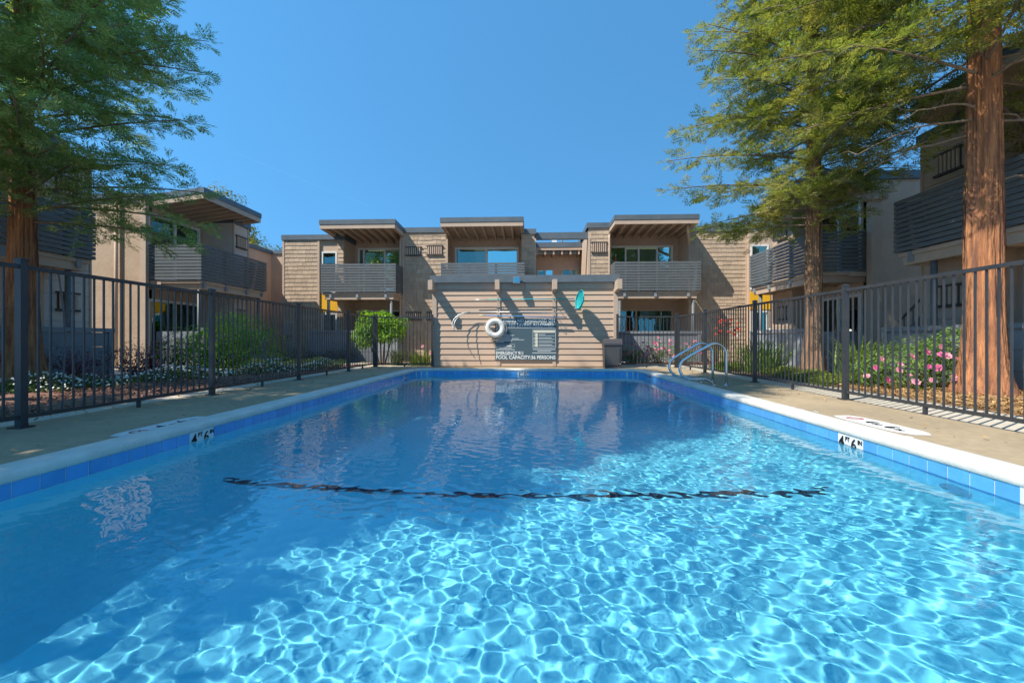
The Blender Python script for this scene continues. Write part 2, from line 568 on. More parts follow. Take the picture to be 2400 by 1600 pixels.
def balcony(bld, F, a0, a1, bw, bb, z0=2.6, z1=3.67, ends=(True, True), n=11, joists=7, plates=(0.08, 0.5, 0.92), m=None, rim=0.26):
    m = m or SLATE
    mb = MB()
    F.box(mb, a0 + 0.04, a1 - 0.04, bw, bb - 0.06, z0 - 0.10, z0 - 0.02)
    F.box(mb, a0 + 0.12, a1 - 0.12, bb - 0.16, bb - 0.10, z0 - 0.02 - rim, z0 - 0.10)
    for q in (a0 + 0.12, a1 - 0.18):
        F.box(mb, q, q + 0.06, bw, bb - 0.16, z0 - 0.02 - rim, z0 - 0.10)
    bal = part('balcony', mb, TAUPE2, bld)
    h = (z1 - z0) / n
    for k in range(n):
        za = z0 + h * k
        F.piece('slat', m, bal, a0, a1, bb - 0.03, bb, za, za + h * 0.78)
        for e, q in zip(ends, ((a0, a0 + 0.03), (a1 - 0.03, a1))):
            if e:
                F.piece('slat', m, bal, q[0], q[1], bw + 0.02, bb - 0.032, za, za + h * 0.78)
    for q in [0.02, 0.34, 0.66, 0.98]:
        c = a0 + (a1 - a0) * q
        F.piece('rail_post', m, bal, c - 0.04, c + 0.04, bb - 0.10, bb - 0.032, z0 - 0.02, z1 - 0.01)
    for q in plates:
        c = a0 + (a1 - a0) * q
        F.piece('post_plate', SLATEDK, bal, c - 0.045, c + 0.045, bb - 0.10, bb - 0.04, z0 - 0.22, z0 - 0.03)
    for k in range(joists):
        c = a0 + 0.2 + (a1 - a0 - 0.4) * k / (joists - 1)
        F.piece('joist', TAUPE2, bal, c - 0.03, c + 0.03, bw, bb - 0.17, z0 - 0.26, z0 - 0.11)
    return bal


def canopy(bld, F, a0, a1, bk, bf, zf, zk, th=0.30, rafters=8, m=None):
    """sloping roof slab over a balcony: back at bk (top zk), front at bf (top zf)"""
    mb = MB()
    lo = [F.p(a0, bk, zk - 0.12), F.p(a1, bk, zk - 0.12), F.p(a1, bf, zf - 0.12), F.p(a0, bf, zf - 0.12)]
    hi = [F.p(a0, bk, zk), F.p(a1, bk, zk), F.p(a1, bf, zf), F.p(a0, bf, zf)]
    mb.hexa(lo, hi)
    c = part('canopy', mb, TAUPE2, bld)
    e = 0.03
    cap = MB()

    def strip(p0, p1, q0, q1, ztop0, ztop1, h):
        cap.hexa([F.p(*p0, ztop0 - h), F.p(*p1, ztop1 - h), F.p(*q1, ztop1 - h), F.p(*q0, ztop0 - h)],
                 [F.p(*p0, ztop0), F.p(*p1, ztop1), F.p(*q1, ztop1), F.p(*q0, ztop0)])
    strip((a0 - e - 0.02, bf), (a1 + e + 0.02, bf), (a0 - e - 0.02, bf + e + 0.02), (a1 + e + 0.02, bf + e + 0.02), zf + 0.03, zf + 0.03, 0.17)
    strip((a0 - e - 0.02, bk), (a0 - e - 0.02, bf), (a0, bk), (a0, bf), zk + 0.03, zf + 0.03, 0.17)
    strip((a1, bk), (a1, bf), (a1 + e + 0.02, bk), (a1 + e + 0.02, bf), zk + 0.03, zf + 0.03, 0.17)
    part('roof_cap', cap, ROOFCAP, c)
    fb = MB()
    fb.hexa([F.p(a0 - e, bf, zf - th), F.p(a1 + e, bf, zf - th), F.p(a1 + e, bf + e, zf - th), F.p(a0 - e, bf + e, zf - th)],
            [F.p(a0 - e, bf, zf - 0.142), F.p(a1 + e, bf, zf - 0.142), F.p(a1 + e, bf + e, zf - 0.142), F.p(a0 - e, bf + e, zf - 0.142)])
    for s0, s1 in ((a0 - e, a0), (a1, a1 + e)):
        fb.hexa([F.p(s0, bk, zk - th), F.p(s1, bk, zk - th), F.p(s1, bf, zf - th), F.p(s0, bf, zf - th)],
                [F.p(s0, bk, zk - 0.142), F.p(s1, bk, zk - 0.142), F.p(s1, bf, zf - 0.142), F.p(s0, bf, zf - 0.142)])
    part('fascia_board', fb, TAUPE2, c)
    for k in range(rafters):
        q = a0 + 0.05 + (a1 - a0 - 0.1) * k / (rafters - 1)
        r = MB()
        r.hexa([F.p(q - 0.035, bk, zk - 0.30), F.p(q + 0.035, bk, zk - 0.30), F.p(q + 0.035, bf - 0.002, zf - 0.27), F.p(q - 0.035, bf - 0.002, zf - 0.27)],
               [F.p(q - 0.035, bk, zk - 0.122), F.p(q + 0.035, bk, zk - 0.122), F.p(q + 0.035, bf - 0.002, zf - 0.122), F.p(q - 0.035, bf - 0.002, zf - 0.122)])
        part('rafter', r, TAUPE2, c)
    return c


def patio_wall(bld, F, a0, a1, b, z1=1.1, boards=3, gap=0.012, m=None, bk=0.0, ret=(True, True)):
    m = m or SLATEDK
    mb = MB()
    F.box(mb, a0 - 0.02, a1 + 0.02, b - 0.09, b + 0.04, z1 - 0.09, z1)
    F.box(mb, a0, a0 + 0.12, b - 0.075, b + 0.03, 0, z1 - 0.09)
    F.box(mb, a1 - 0.12, a1, b - 0.075, b + 0.03, 0, z1 - 0.09)
    w = part('patio_wall', mb, m, bld)
    h = (z1 - 0.09) / boards
    for k in range(boards):
        F.piece('board', m, w, a0 + 0.122, a1 - 0.122, b - 0.05, b, h * k, h * (k + 1) - gap)
        for e, q in zip(ret, ((a0 + 0.01, a0 + 0.06), (a1 - 0.06, a1 - 0.01))):
            if e:
                F.piece('board', m, w, q[0], q[1], bk, b - 0.08, h * k, h * (k + 1) - gap)
    return w


def round_post(bld, F, a, b, z0, z1, r=0.055, m=None):
    p = F.p(a, b, 0)
    return part('support_post', MB().tube([(p[0], p[1], z0), (p[0], p[1], z1)], r, 12), m or SLATE, bld, True)


def roof_cap(bld, F, a0, a1, b0, b1, z, h=0.2):
    """flat roof edge: slate cap proud of the wall by 5 cm"""
    mb = MB()
    F.box(mb, a0 - 0.06, a1 + 0.06, b0, b1 + 0.06, z - h, z)
    o = part('roof_cap', mb, ROOFCAP, bld)
    return o

# ------------------------------------------------------------------ ground, deck, pool
import bmesh
PX0, PX1, PY0, PY1, PR = -3.07, 2.79, 0.30, 11.85, 0.42
WATER_Z = -0.12


def rr(d=0.0, z=0.0, n=10):
    """pool outline, offset outwards by d, anticlockwise"""
    x0, x1, y0, y1, r = PX0 - d, PX1 + d, PY0 - d, PY1 + d, PR + d
    pts = []
    for cx, cy, a in ((x1 - r, y0 + r, -90), (x1 - r, y1 - r, 0), (x0 + r, y1 - r, 90), (x0 + r, y0 + r, 180)):
        for k in range(n + 1):
            t = R(a + 90 * k / n)
            pts.append((cx + r * math.cos(t), cy + r * math.sin(t), z))
    return pts


def sheet_with_hole(name, outer, hole, m, kind='structure', skirt=0.0):
    bm = bmesh.new()
    ed = []
    for loop in (outer, hole):
        vs = [bm.verts.new(p) for p in loop]
        for i in range(len(vs)):
            ed.append(bm.edges.new((vs[i], vs[(i + 1) % len(vs)])))
    bmesh.ops.triangle_fill(bm, use_beauty=True, use_dissolve=False, edges=ed)
    bm.normal_update()
    for f in bm.faces:
        if f.normal.z < 0:
            f.normal_flip()
    if skirt:
        for loop in (outer,):
            for i in range(len(loop)):
                a, b = loop[i], loop[(i + 1) % len(loop)]
                vv = [bm.verts.new((p[0], p[1], z)) for p, z in ((a, a[2]), (b, b[2]), (b, b[2] - skirt), (a, a[2] - skirt))]
                bm.faces.new(vv)
    me = bpy.data.meshes.new(name)
    bm.to_mesh(me)
    bm.free()
    me.materials.append(m)
    o = new_obj(name, me)
    LOC[o.name] = Vector((0, 0, 0))
    o['kind'] = kind
    return o


def flat(name, pts, z, m, th=0.05):
    mb = MB()
    n = len(pts)
    mb.add([(x, y, z) for x, y in pts] + [(x, y, z - th) for x, y in pts],
           [tuple(range(n))] + [(i, i + n, (i + 1) % n + n, (i + 1) % n) for i in range(n)])
    o = new_obj(name, mb.mesh(name, m))
    LOC[o.name] = Vector((0, 0, 0))
    o['kind'] = 'structure'
    return o


G = 4000
sheet_with_hole('ground', [(-G, -G, -0.06), (G, -G, -0.06), (G, G, -0.06), (-G, G, -0.06)], rr(0.4, -0.06), WALKC)  # pale all over, put in to bounce sunlight up into the shaded walls
deck = sheet_with_hole('pool_deck', [(-4.86, -4, 0), (4.24, -4, 0), (4.24, 6, 0), (4.27, 9.5, 0), (4.25, 13.25, 0), (-4.86, 13.25, 0), (-4.84, 8.7, 0), (-4.90, 5.2, 0)],
                       rr(0.24, 0), CONC, skirt=0.08)
flat('walkway', [(4.245, -4), (5.30, -4), (5.22, 5.6), (5.30, 8.2), (5.05, 10.6), (5.25, 12.9), (6.9, 13.9), (6.9, 14.7), (2.6, 14.7), (2.6, 13.252), (4.255, 13.252), (4.275, 9.5), (4.245, 6)], -0.012, WALKC)
flat('kerb_strip', [(-5.22, -4), (-4.905, -4), (-4.905, 5.2), (-4.862, 13.252), (-3.0, 13.252), (-3.0, 13.9), (-5.2, 13.9)], -0.008, WALKC)
flat('back_walkway', [(-9.6, 14.75), (-2.6, 14.75), (-2.6, 15.6), (-9.6, 15.9)], -0.012, WALKC)


def bed(name, x0, x1, y0, y1, m, amp=0.05, z=-0.02, step=0.16, seed=1):
    nx, ny = int((x1 - x0) / step) + 2, int((y1 - y0) / step) + 2
    r = np.random.default_rng(seed)
    gx, gy = np.meshgrid(np.linspace(x0, x1, nx), np.linspace(y0, y1, ny))
    h = np.zeros_like(gx)
    for i in range(14):
        k = r.uniform(1, 9)
        a = r.uniform(0, 6.28)
        h += np.sin(k * (gx * np.cos(a) + gy * np.sin(a)) + r.uniform(0, 6.28)) / 14 ** 0.5 / (0.6 + k * 0.15)
    e = np.minimum(np.minimum(gx - x0, x1 - gx), np.minimum(gy - y0, y1 - gy))
    h = z + 0.03 * np.clip(e / 0.3, -1, 1) + amp * h * np.clip(e / 0.3, 0, 1) + r.normal(0, amp * 0.25, gx.shape)
    V = np.stack([gx, gy, h], -1).reshape(-1, 3)
    ix = np.arange(nx * ny).reshape(ny, nx)
    Fq = np.stack([ix[:-1, :-1], ix[:-1, 1:], ix[1:, 1:], ix[1:, :-1]], -1).reshape(-1, 4)
    o = new_obj(name, npmesh(name, V, Fq, m, True))
    LOC[o.name] = Vector((0, 0, 0))
    o['kind'] = 'structure'
    return o


bed('mulch_bed', -9.75, -5.23, -2, 14.7, MULCH, 0.04, seed=2)
bed('wood_chip_bed', 5.26, 8.75, 2.5, 9.0, CHIPG, 0.04, seed=3)
bed('planting_bed', 5.28, 8.75, 9.05, 13.2, SOIL, 0.04, seed=4)
bed('back_flower_bed', 2.62, 6.6, 14.72, 16.3, CHIPR, 0.03, seed=5)
bed('back_planting_bed', -9.6, -2.65, 15.62, 16.35, SOIL, 0.03, seed=6)
bed('corner_planting_bed', -4.9, -2.98, 13.92, 14.72, SOIL, 0.03, seed=7)

pool = root('swimming_pool', (0, 6, 0), kind='structure')


def loft(rings, closed=True):
    mb = MB()
    n = len(rings[0])
    for r_ in rings:
        mb.v += r_
    for i in range(len(rings) - 1):
        for k in range(n):
            k2 = (k + 1) % n
            mb.f.append((i * n + k, i * n + k2, (i + 1) * n + k2, (i + 1) * n + k))
    return mb


# walls (facing inwards) and floor with a coved edge
wl = loft([rr(0, -2.6), rr(0, -0.02)])
wl.f = [q[::-1] for q in wl.f]
walls = part('basin_wall', wl, PLASTER, pool)
walls.cycles.is_caustics_receiver = True


def floor_z(x, y):
    d = np.interp(y, [PY0, 3.9, 8.6, 10.2, PY1], [-1.17, -1.36, -2.15, -2.2, -2.2])
    qx = np.abs(x - (PX0 + PX1) / 2) - ((PX1 - PX0) / 2 - PR)
    qy = np.abs(y - (PY0 + PY1) / 2) - ((PY1 - PY0) / 2 - PR)
    out = np.hypot(np.maximum(qx, 0), np.maximum(qy, 0)) + np.minimum(np.maximum(qx, qy), 0) - PR
    e = np.clip(-out, 0, 0.45)
    return d + 0.45 - np.sqrt(np.maximum(0.45 ** 2 - (0.45 - e) ** 2, 0))


nx, ny = 118, 232
gx, gy = np.meshgrid(np.linspace(PX0 - 0.02, PX1 + 0.02, nx), np.linspace(PY0 - 0.02, PY1 + 0.02, ny))
V = np.stack([gx, gy, floor_z(gx, gy)], -1).reshape(-1, 3)
ix = np.arange(nx * ny).reshape(ny, nx)
Fq = np.stack([ix[:-1, :-1], ix[:-1, 1:], ix[1:, 1:], ix[1:, :-1]], -1).reshape(-1, 4)
fl = new_obj('basin_floor', npmesh('basin_floor', V, Fq, PLASTER, True, LOC[pool.name]), pool)
LOC[fl.name] = LOC[pool.name]
fl.cycles.is_caustics_receiver = True
# dark lane stripe across the floor where the slope to the deep end starts
xs = np.linspace(-2.78, 2.5, 80)
sv, sf = [], []
for i, x in enumerate(xs):
    for y in (3.855, 3.935):
        sv.append((x, y, float(floor_z(np.array(x), np.array(y))) + 0.006))
for i in range(len(xs) - 1):
    sf.append((2 * i, 2 * i + 2, 2 * i + 3, 2 * i + 1))
st = part('floor_stripe', MB().add(sv, sf), STRIPE, pool)
st.cycles.is_caustics_receiver = True

# coping: rounded lip swept round the pool
prof = [(0.0, -0.034), (-0.010, -0.034), (-0.016, -0.026), (-0.019, -0.008), (-0.018, 0.010), (-0.010, 0.026), (0.006, 0.035), (0.05, 0.038), (0.20, 0.034), (0.245, 0.026), (0.258, 0.010), (0.26, -0.03)]
cp = part('coping', loft([rr(d, z, 14) for d, z in prof]), COPE, pool, True)
# grout band and the single row of waterline tiles
gb = loft([rr(-0.004, -0.19), rr(-0.004, -0.0245)])
gb.f = [q[::-1] for q in gb.f]
part('grout_band', gb, GROUT, pool)
out = rr(-0.004, 0, 16)
seg = []
acc = 0
for i in range(len(out)):
    a, b = Vector(out[i]), Vector(out[(i + 1) % len(out)])
    seg.append((acc, (b - a).length, a, b))
    acc += (b - a).length
ntile = round(acc / 0.152)
tw = acc / ntile
tmesh = MB().box(-tw / 2 + 0.0038, tw / 2 - 0.0038, 0, 0.0042, -0.070, 0.064)
TM = tmesh.mesh('tile', TILE)
TMW = tmesh.mesh('marker_tile', TILEW)


def along(s):
    s %= acc
    for s0, l, a, b in seg:
        if s0 <= s <= s0 + l:
            t = (b - a).normalized()
            return a + t * (s - s0), t
    return seg[0][2], Vector((1, 0, 0))


def marker_here(p):
    if p.x > PX1 - 0.05:
        return 3.93 < p.y < 4.24 or 10.5 < p.y < 10.8
    if p.x < PX0 + 0.05:
        return 3.80 < p.y < 4.11 or 10.5 < p.y < 10.8
    return p.y > PY1 - 0.05 and -0.30 < p.x < 0.01


MARKS = {}
for k in range(ntile):
    p, t = along(tw * (k + 0.5))
    if p.y < PY0 + 0.5:
        continue
    if p.x > PX1 - 0.02 and 2.28 < p.y < 2.62:
        continue            # skimmer mouth
    w = marker_here(p)
    o = new_obj('marker_tile' if w else 'tile', TMW if w else TM, pool, Vector((p.x, p.y, -0.0985)) - LOC[pool.name])
    o.rotation_euler.z = math.atan2(t.y, t.x)
    LOC[o.name] = Vector((p.x, p.y, -0.0985))
    if w:
        key = ('R' if p.x > 2 else 'L' if p.x < -2.5 else 'F') + ('near' if p.y < 6 else 'far')
        MARKS.setdefault(key, []).append(p)
for key, ps in MARKS.items():
    c = sum(ps, Vector()) / len(ps)
    if key[0] == 'R':
        xd, n_ = (0, -1, 0), (-1, 0, 0)
    elif key[0] == 'L':
        xd, n_ = (0, 1, 0), (1, 0, 0)
    else:
        xd, n_ = (1, 0, 0), (0, -1, 0)
    n_ = Vector(n_)
    xd = Vector(xd)
    big, small = ('4', '6') if 'near' in key else ('7', '0')
    base = c + n_ * 0.0045
    for txt, off, size, dz in ((big, -0.135, 0.135, -0.145), ('FT', -0.055, 0.05, -0.085), (small, 0.015, 0.135, -0.145), ('IN', 0.095, 0.05, -0.085)):
        lettering(txt, size, INK, pool, base + xd * off + Vector((0, 0, dz)), xd, (0, 0, 1), bold=0.002)
sk = MB().box(PX1 - 0.012, PX1 - 0.004, 2.24, 2.29, -0.18, -0.026).box(PX1 - 0.012, PX1 - 0.004, 2.61, 2.66, -0.18, -0.026)
skim = part('skimmer_mouth', sk, GROUT, pool)
piece('skimmer_throat', mat('skimmer_shadow_blue', (0.01, 0.05, 0.16), 0.4), skim, PX1 - 0.008, PX1 - 0.0045, 2.292, 2.608, -0.17, -0.026)
inl = MB()
for rr_, xx in ((0.11, PX1 - 0.03),):
    ring = []
    for k in range(28):
        a = 2 * math.pi * k / 28
        ring.append((PX1 - 0.012, 3.05 + 0.115 * math.cos(a), -0.36 + 0.115 * math.sin(a)))
    inl.add([(PX1 - 0.04, 3.05, -0.36)] + ring, [(0, 1 + k, 1 + (k + 1) % 28) for k in range(28)])
part('inlet_cover', inl, WPAINT, pool, True)

# ------------------------------------------------------------------ water: a real rippled surface; its caustics come from the sun lamp
nx = 600
X = np.linspace(PX0 + 0.002, PX1 - 0.002, nx)
_ys = [PY0 + 0.002]
while _ys[-1] < PY1 - 0.04:
    _ys.append(_ys[-1] + (0.0088 if _ys[-1] < 4.2 else min(0.034, 0.0088 + (_ys[-1] - 4.2) * 0.006)))
Y = np.array(_ys[:-1] + [PY1 - 0.002])
ny = len(Y)
gx, gy = np.meshgrid(X, Y)
rg = np.random.default_rng(11)
h = np.zeros_like(gx)
NW = 110
for i in range(NW):
    long_ = i >= 100
    lam = math.exp(rg.uniform(math.log(0.5), math.log(1.6))) if long_ else math.exp(rg.uniform(math.log(0.052), math.log(0.14)))
    a = rg.normal(0.9, 1.2)
    k = 2 * math.pi / lam
    amp = (0.010 / k if long_ else 0.46 / k ** 2 * (lam / 0.09) ** 0.3) * rg.uniform(0.5, 1.3)
    # each wave train waxes and wanes over the pool
    env = 0.45 + 0.55 * np.sin(rg.uniform(0.3, 1.0) * gx + rg.uniform(-0.7, 0.7) * gy + rg.uniform(0, 6.28))
    ph = 0.5 * np.sin(rg.uniform(0.5, 1.6) * gx + rg.uniform(0, 6)) + 0.5 * np.sin(rg.uniform(0.5, 1.6) * gy + rg.uniform(0, 6))
    h += amp * env * np.sin(k * (math.cos(a) * gx + math.sin(a) * gy) + ph + rg.uniform(0, 6.28))
h *= np.interp(gy, [0, 3.0, 5.0, 12.0], [1.0, 1.0, 0.68, 0.6])
V = np.stack([gx, gy, WATER_Z + h], -1).reshape(-1, 3)
ix = np.arange(nx * ny).reshape(ny, nx)
Fq = np.stack([ix[:-1, :-1], ix[:-1, 1:], ix[1:, 1:], ix[1:, :-1]], -1).reshape(-1, 4)
wo = new_obj('water', npmesh('water', V, Fq, WATER, True))
LOC[wo.name] = Vector((0, 0, 0))
wo['kind'] = 'structure'
wo.cycles.is_caustics_caster = True

# ------------------------------------------------------------------ apartment buildings
def face_shingles(bld, panels, Y, z_lo_default=0.0):
    """courses of shingles on walls facing -y; panels: (x0, x1, z0, z1, individual)"""
    um = MB()
    # unit shingle: 1 m wide, leaning out at the butt
    z0, z1 = -0.004, 0.175
    um.add([(-0.5, -0.022, z0), (0.5, -0.022, z0), (0.5, -0.006, z1), (-0.5, -0.006, z1), (-0.5, 0, z0), (0.5, 0, z0), (0.5, 0, z1), (-0.5, 0, z1)],
           [(0, 1, 2, 3), (4, 7, 6, 5), (0, 4, 5, 1), (3, 2, 6, 7), (0, 3, 7, 4), (1, 5, 6, 2)])
    me = um.mesh('shingle', SHINGLE)
    rest = MB()
    count = 0
    for x0, x1, za, zb, indiv in panels:
        row = za
        while row < zb - 0.05:
            x = x0
            while x < x1 - 0.02:
                w = rnd.choice([0.17, 0.21, 0.25, 0.29, 0.33])
                if x1 - (x + w) < 0.12:
                    w = x1 - x
                dz = rnd.uniform(-0.008, 0.008)
                cx = x + w / 2
                sw = w - 0.007
                if indiv and count < 300:
                    o = new_obj('shingle', me, bld, Vector((cx, Y, row + dz)) - LOC[bld.name])
                    o.scale = (sw, 1, 1)
                    count += 1
                else:
                    top = min(zb, row + 0.175)
                    lean = rnd.uniform(0.018, 0.026)
                    rest.add([(cx - sw / 2, Y - lean, row + dz), (cx + sw / 2, Y - lean, row + dz), (cx + sw / 2, Y - 0.006, top), (cx - sw / 2, Y - 0.006, top),
                              (cx - sw / 2, Y, row + dz), (cx + sw / 2, Y, row + dz), (cx + sw / 2, Y, top), (cx - sw / 2, Y, top)],
                             [(0, 1, 2, 3), (4, 7, 6, 5), (0, 4, 5, 1), (3, 2, 6, 7), (0, 3, 7, 4), (1, 5, 6, 2)])
                x += w
            row += 0.163
    part('shingles', rest, SHINGLE, bld, kind='stuff')


FY = 17.4
FM = Frame((0, FY), (1, 0), (0, -1))
main = root('apartment_building', (-1, FY, 0), 'long two-storey shingled apartment building across the far end behind the pool shed', 'building', 'apartment buildings around the pool')
BW = -1.1
# wall blocks behind the shingles, the recessed window walls and the returns
for a0, a1, z1 in ((-9.9, -8.42, 4.80), (-5.2, -3.33, 5.05), (-0.39, 0.13, 4.95), (2.22, 3.05, 5.15), (6.0, 8.2, 5.0)):
    part('wall', FM.box(MB(), a0, a1, -3.4, -0.001, -0.05, z1), TAUPE, main)
part('wall', wall_mb(FM, -8.42, -7.70, 0, 4.80, -0.05, 0.25, [(-8.36, -7.74, 2.66, 4.32), (-8.36, -7.74, 0.12, 1.87)]), TAUPE2, main)
part('wall', FM.box(MB(), -7.70, -7.43, -3.4, -0.001, -0.05, 4.80), TAUPE2, main)
for a0, a1, z1, up, lo in ((-7.43, -5.2, 4.994, (-7.30, -5.26), (-7.30, -5.26)), (-3.33, -0.39, 5.074, (-3.20, -0.52), (-3.20, -0.52)), (3.05, 6.0, 5.124, (3.12, 5.78), (3.12, 5.78))):
    wm = MB()
    wall_mb(FM, a0, a1, 0, z1, BW, 0.2, [(up[0], up[1], 2.66, 4.66), (lo[0], lo[1], 0.1, 2.05)], wm)
    part('recess_wall', wm, TAUPE2, main)
    FM.piece('back_wall', TAUPE2, main, a0, a1, BW - 1.2, BW - 0.9, 0, z1 - 0.05)
    FM.piece('floor_edge', TAUPE2, main, a0, a1, BW + 0.001, -0.02, 2.44, 2.58)
face_shingles(main, [(-9.88, -8.50, 0.0, 4.72, True), (6.06, 8.18, 2.2, 4.95, True), (-7.69, -7.45, 0.0, 4.75, True),
                     (2.30, 3.0, 0.0, 5.05, False), (-4.98, -3.36, 0.0, 4.98, False), (-0.37, 0.11, 0.0, 4.88, False), (6.06, 8.18, 0.0, 2.2, False)], FY - 0.001)
for a in (-9.93, -8.50, -5.21, -5.08, -3.36, 0.10, 2.20, 3.0, 6.0, 8.16):
    FM.piece('corner_board', TAUPE2, main, a, a + 0.08, 0.0, 0.032, 0, 4.75)
for a0, a1, z in ((-9.9, -7.43, 4.98), (-5.2, -3.33, 5.22), (-0.39, 0.13, 5.12), (2.22, 3.05, 5.33), (6.0, 8.2, 5.15)):
    roof_cap(main, FM, a0, a1, -3.5, 0.0, z)
cpx = MB().box(2.14, 2.22, FY - 0.05, FY + 3.5, 5.13, 5.33)
part('roof_cap', cpx, ROOFCAP, main)
# tall window strip with the yellow panel
window(main, FM, -8.36, -7.74, 2.66, 4.32, -0.05, n=1, blind=0.0)
window(main, FM, -8.36, -7.74, 0.12, 1.87, -0.05, n=1, blind=1.0)
FM.piece('yellow_panel', YELLOW, main, -8.38, -7.72, -0.05, -0.02, 1.90, 2.62)
window(main, FM, -7.30, -5.26, 2.66, 4.66, BW, panes=[PANE, PANE, PANEB], splits=[0.12, 0.56], blind=0.0)
window(main, FM, -7.30, -5.26, 0.1, 2.05, BW, n=2, blind=0.5)
window(main, FM, -3.20, -0.52, 2.66, 4.66, BW, panes=[PANE, PANEB], splits=[0.5], blind=0.3, blind_side=0, fw=0.09, fm=WHITEF)
window(main, FM, -3.20, -0.52, 0.1, 2.05, BW, n=2)
window(main, FM, 3.12, 5.78, 2.66, 4.66, BW, panes=[PANE, PANE, PANE, PANEB], splits=[0.28, 0.48, 0.76], blind=0.28)
window(main, FM, 3.12, 5.78, 0.1, 2.05, BW, panes=[PANE, PANE], splits=[0.44], blind=0.56, blind_side=1, fm=TANF)
# pale curtains drawn aside behind the left balcony's window
for c0, c1, lean in ((-6.95, -6.35, 0.25), (-5.95, -6.25, -0.2)):
    cm = MB()
    n = 14
    pts0 = [(c0 + (c1 - c0) * k / n, FY + 1.22 + 0.03 * (k % 2)) for k in range(n + 1)]
    cm.add([(x, y, 4.55) for x, y in pts0] + [(c0 + (x - c0) * 0.35, y, 2.7) for x, y in pts0],
           [(k, k + 1, n + 2 + k, n + 1 + k) for k in range(n)])
    part('curtain', cm, WHITEP, main)
for a0, a1, z0, z1 in ((-4.92, -4.35, 4.15, 4.43), (-4.08, -3.50, 4.17, 4.47), (-4.90, -4.35, 1.62, 1.86), (-4.08, -3.50, 1.62, 1.86), (2.36, 2.90, 4.20, 4.55)):
    vent(main, FM, a0, a1, z0, z1, 0.02, n=7)
for a0, a1, ca0, ca1, zf, zk, e in ((-7.90, -5.05, -7.82, -5.06, 5.22, 5.12, (True, True)), (-3.36, -0.25, -3.30, -0.33, 5.25, 5.20, (True, True)), (3.03, 6.13, 3.04, 5.96, 5.27, 5.25, (True, True))):
    balcony(main, FM, a0, a1, 0.03, 1.0, ends=e, plates=(0.12, 0.48, 0.86))
    canopy(main, FM, ca0, ca1, BW - 0.1, 1.15, zf, zk, rafters=9)
    for q in (a0 + 0.22, a1 - 0.22):
        round_post(main, FM, q, 0.82, 0, 2.33)
part('canopy_strut', MB().hexa([(5.62, FY - 1.0, 4.86), (5.70, FY - 1.0, 4.86), (6.08, FY - 0.05, 4.42), (6.0, FY - 0.05, 4.42)],
                               [(5.62, FY - 1.0, 4.95), (5.70, FY - 1.0, 4.95), (6.08, FY - 0.05, 4.52), (6.0, FY - 0.05, 4.52)]), TAUPE2, main)
patio_wall(main, FM, -8.40, -5.0, 0.95, 1.16, bk=0.0)
patio_wall(main, FM, 2.62, 6.15, 0.95, 1.12, bk=0.0)
# recessed link between the two halves, with its beam, lower roof and two windows
FL = Frame((0, 20.4), (1, 0), (0, -1))
part('wall', wall_mb(FL, 0.10, 2.25, 0, 4.7, 0.0, 0.2, [(0.24, 1.02, 2.66, 4.04), (1.36, 2.18, 2.66, 4.04)]), TAUPE2, main)
FL.piece('back_wall', TAUPE2, main, 0.0, 2.3, -2, -1.0, 0, 4.6)
window(main, FL, 0.24, 1.02, 2.66, 4.04, 0.0, n=2, fm=TANF, panes=[PANE, PANEB])
window(main, FL, 1.36, 2.18, 2.66, 4.04, 0.0, n=2, fm=TANF, blind=0.5, blind_side=1)
lr = MB()
lr.box(0.05, 2.26, 19.6, 22.0, 4.86, 5.08)
part('roof_cap', lr, ROOFCAP, main)
lf = MB().box(0.05, 2.26, 19.62, 19.66, 4.74, 4.857)
lfo = part('eave_board', lf, TAUPE2, main)
for k in range(6):
    q = 0.2 + 0.37 * k
    part('rafter', MB().box(q, q + 0.07, 19.662, 20.4, 4.56, 4.855), TAUPE2, lfo)
bm_ = MB().box(0.135, 2.215, 17.55, 17.75, 4.76, 5.02)
part('link_beam', bm_, ROOFCAP, main)
rv = MB().box(0.92, 1.12, 19.75, 20.0, 5.085, 5.42)
vb = part('roof_vent', rv, WHITEP, main)
part('vent_pipe', MB().tube([(1.36, 19.9, 5.08), (1.36, 19.9, 5.33)], 0.04, 10).tube([(1.22, 19.9, 5.35), (1.50, 19.9, 5.35)], 0.06, 10), GREYMET, main, True)
# downpipes
for x in (-5.14, 3.0, 6.03):
    part('downpipe', MB().tube([(x, FY - 0.09, 0.0), (x, FY - 0.09, 4.7), (x, FY - 0.04, 4.85)], 0.035, 8), TAUPE2, main, True)

# window column and yellow panel at the right end, facing the pool like the rest of the facade
FR = Frame((0, FY - 0.15), (1, 0), (0, -1))
rc = MB()
wall_mb(FR, 8.22, 9.30, 0, 4.95, 0.0, 0.2, [(8.28, 8.95, 2.70, 4.40), (8.28, 8.95, 0.2, 1.90)], rc)
part('wall', rc, TAUPE2, main)
window(main, FR, 8.28, 8.95, 2.70, 4.40, 0.0, n=1, blind=0.4)
window(main, FR, 8.28, 8.95, 0.2, 1.90, 0.0, n=1, blind=0.6)
FR.piece('yellow_panel', YELLOW, main, 8.26, 9.0, 0.002, 0.03, 1.95, 2.62)


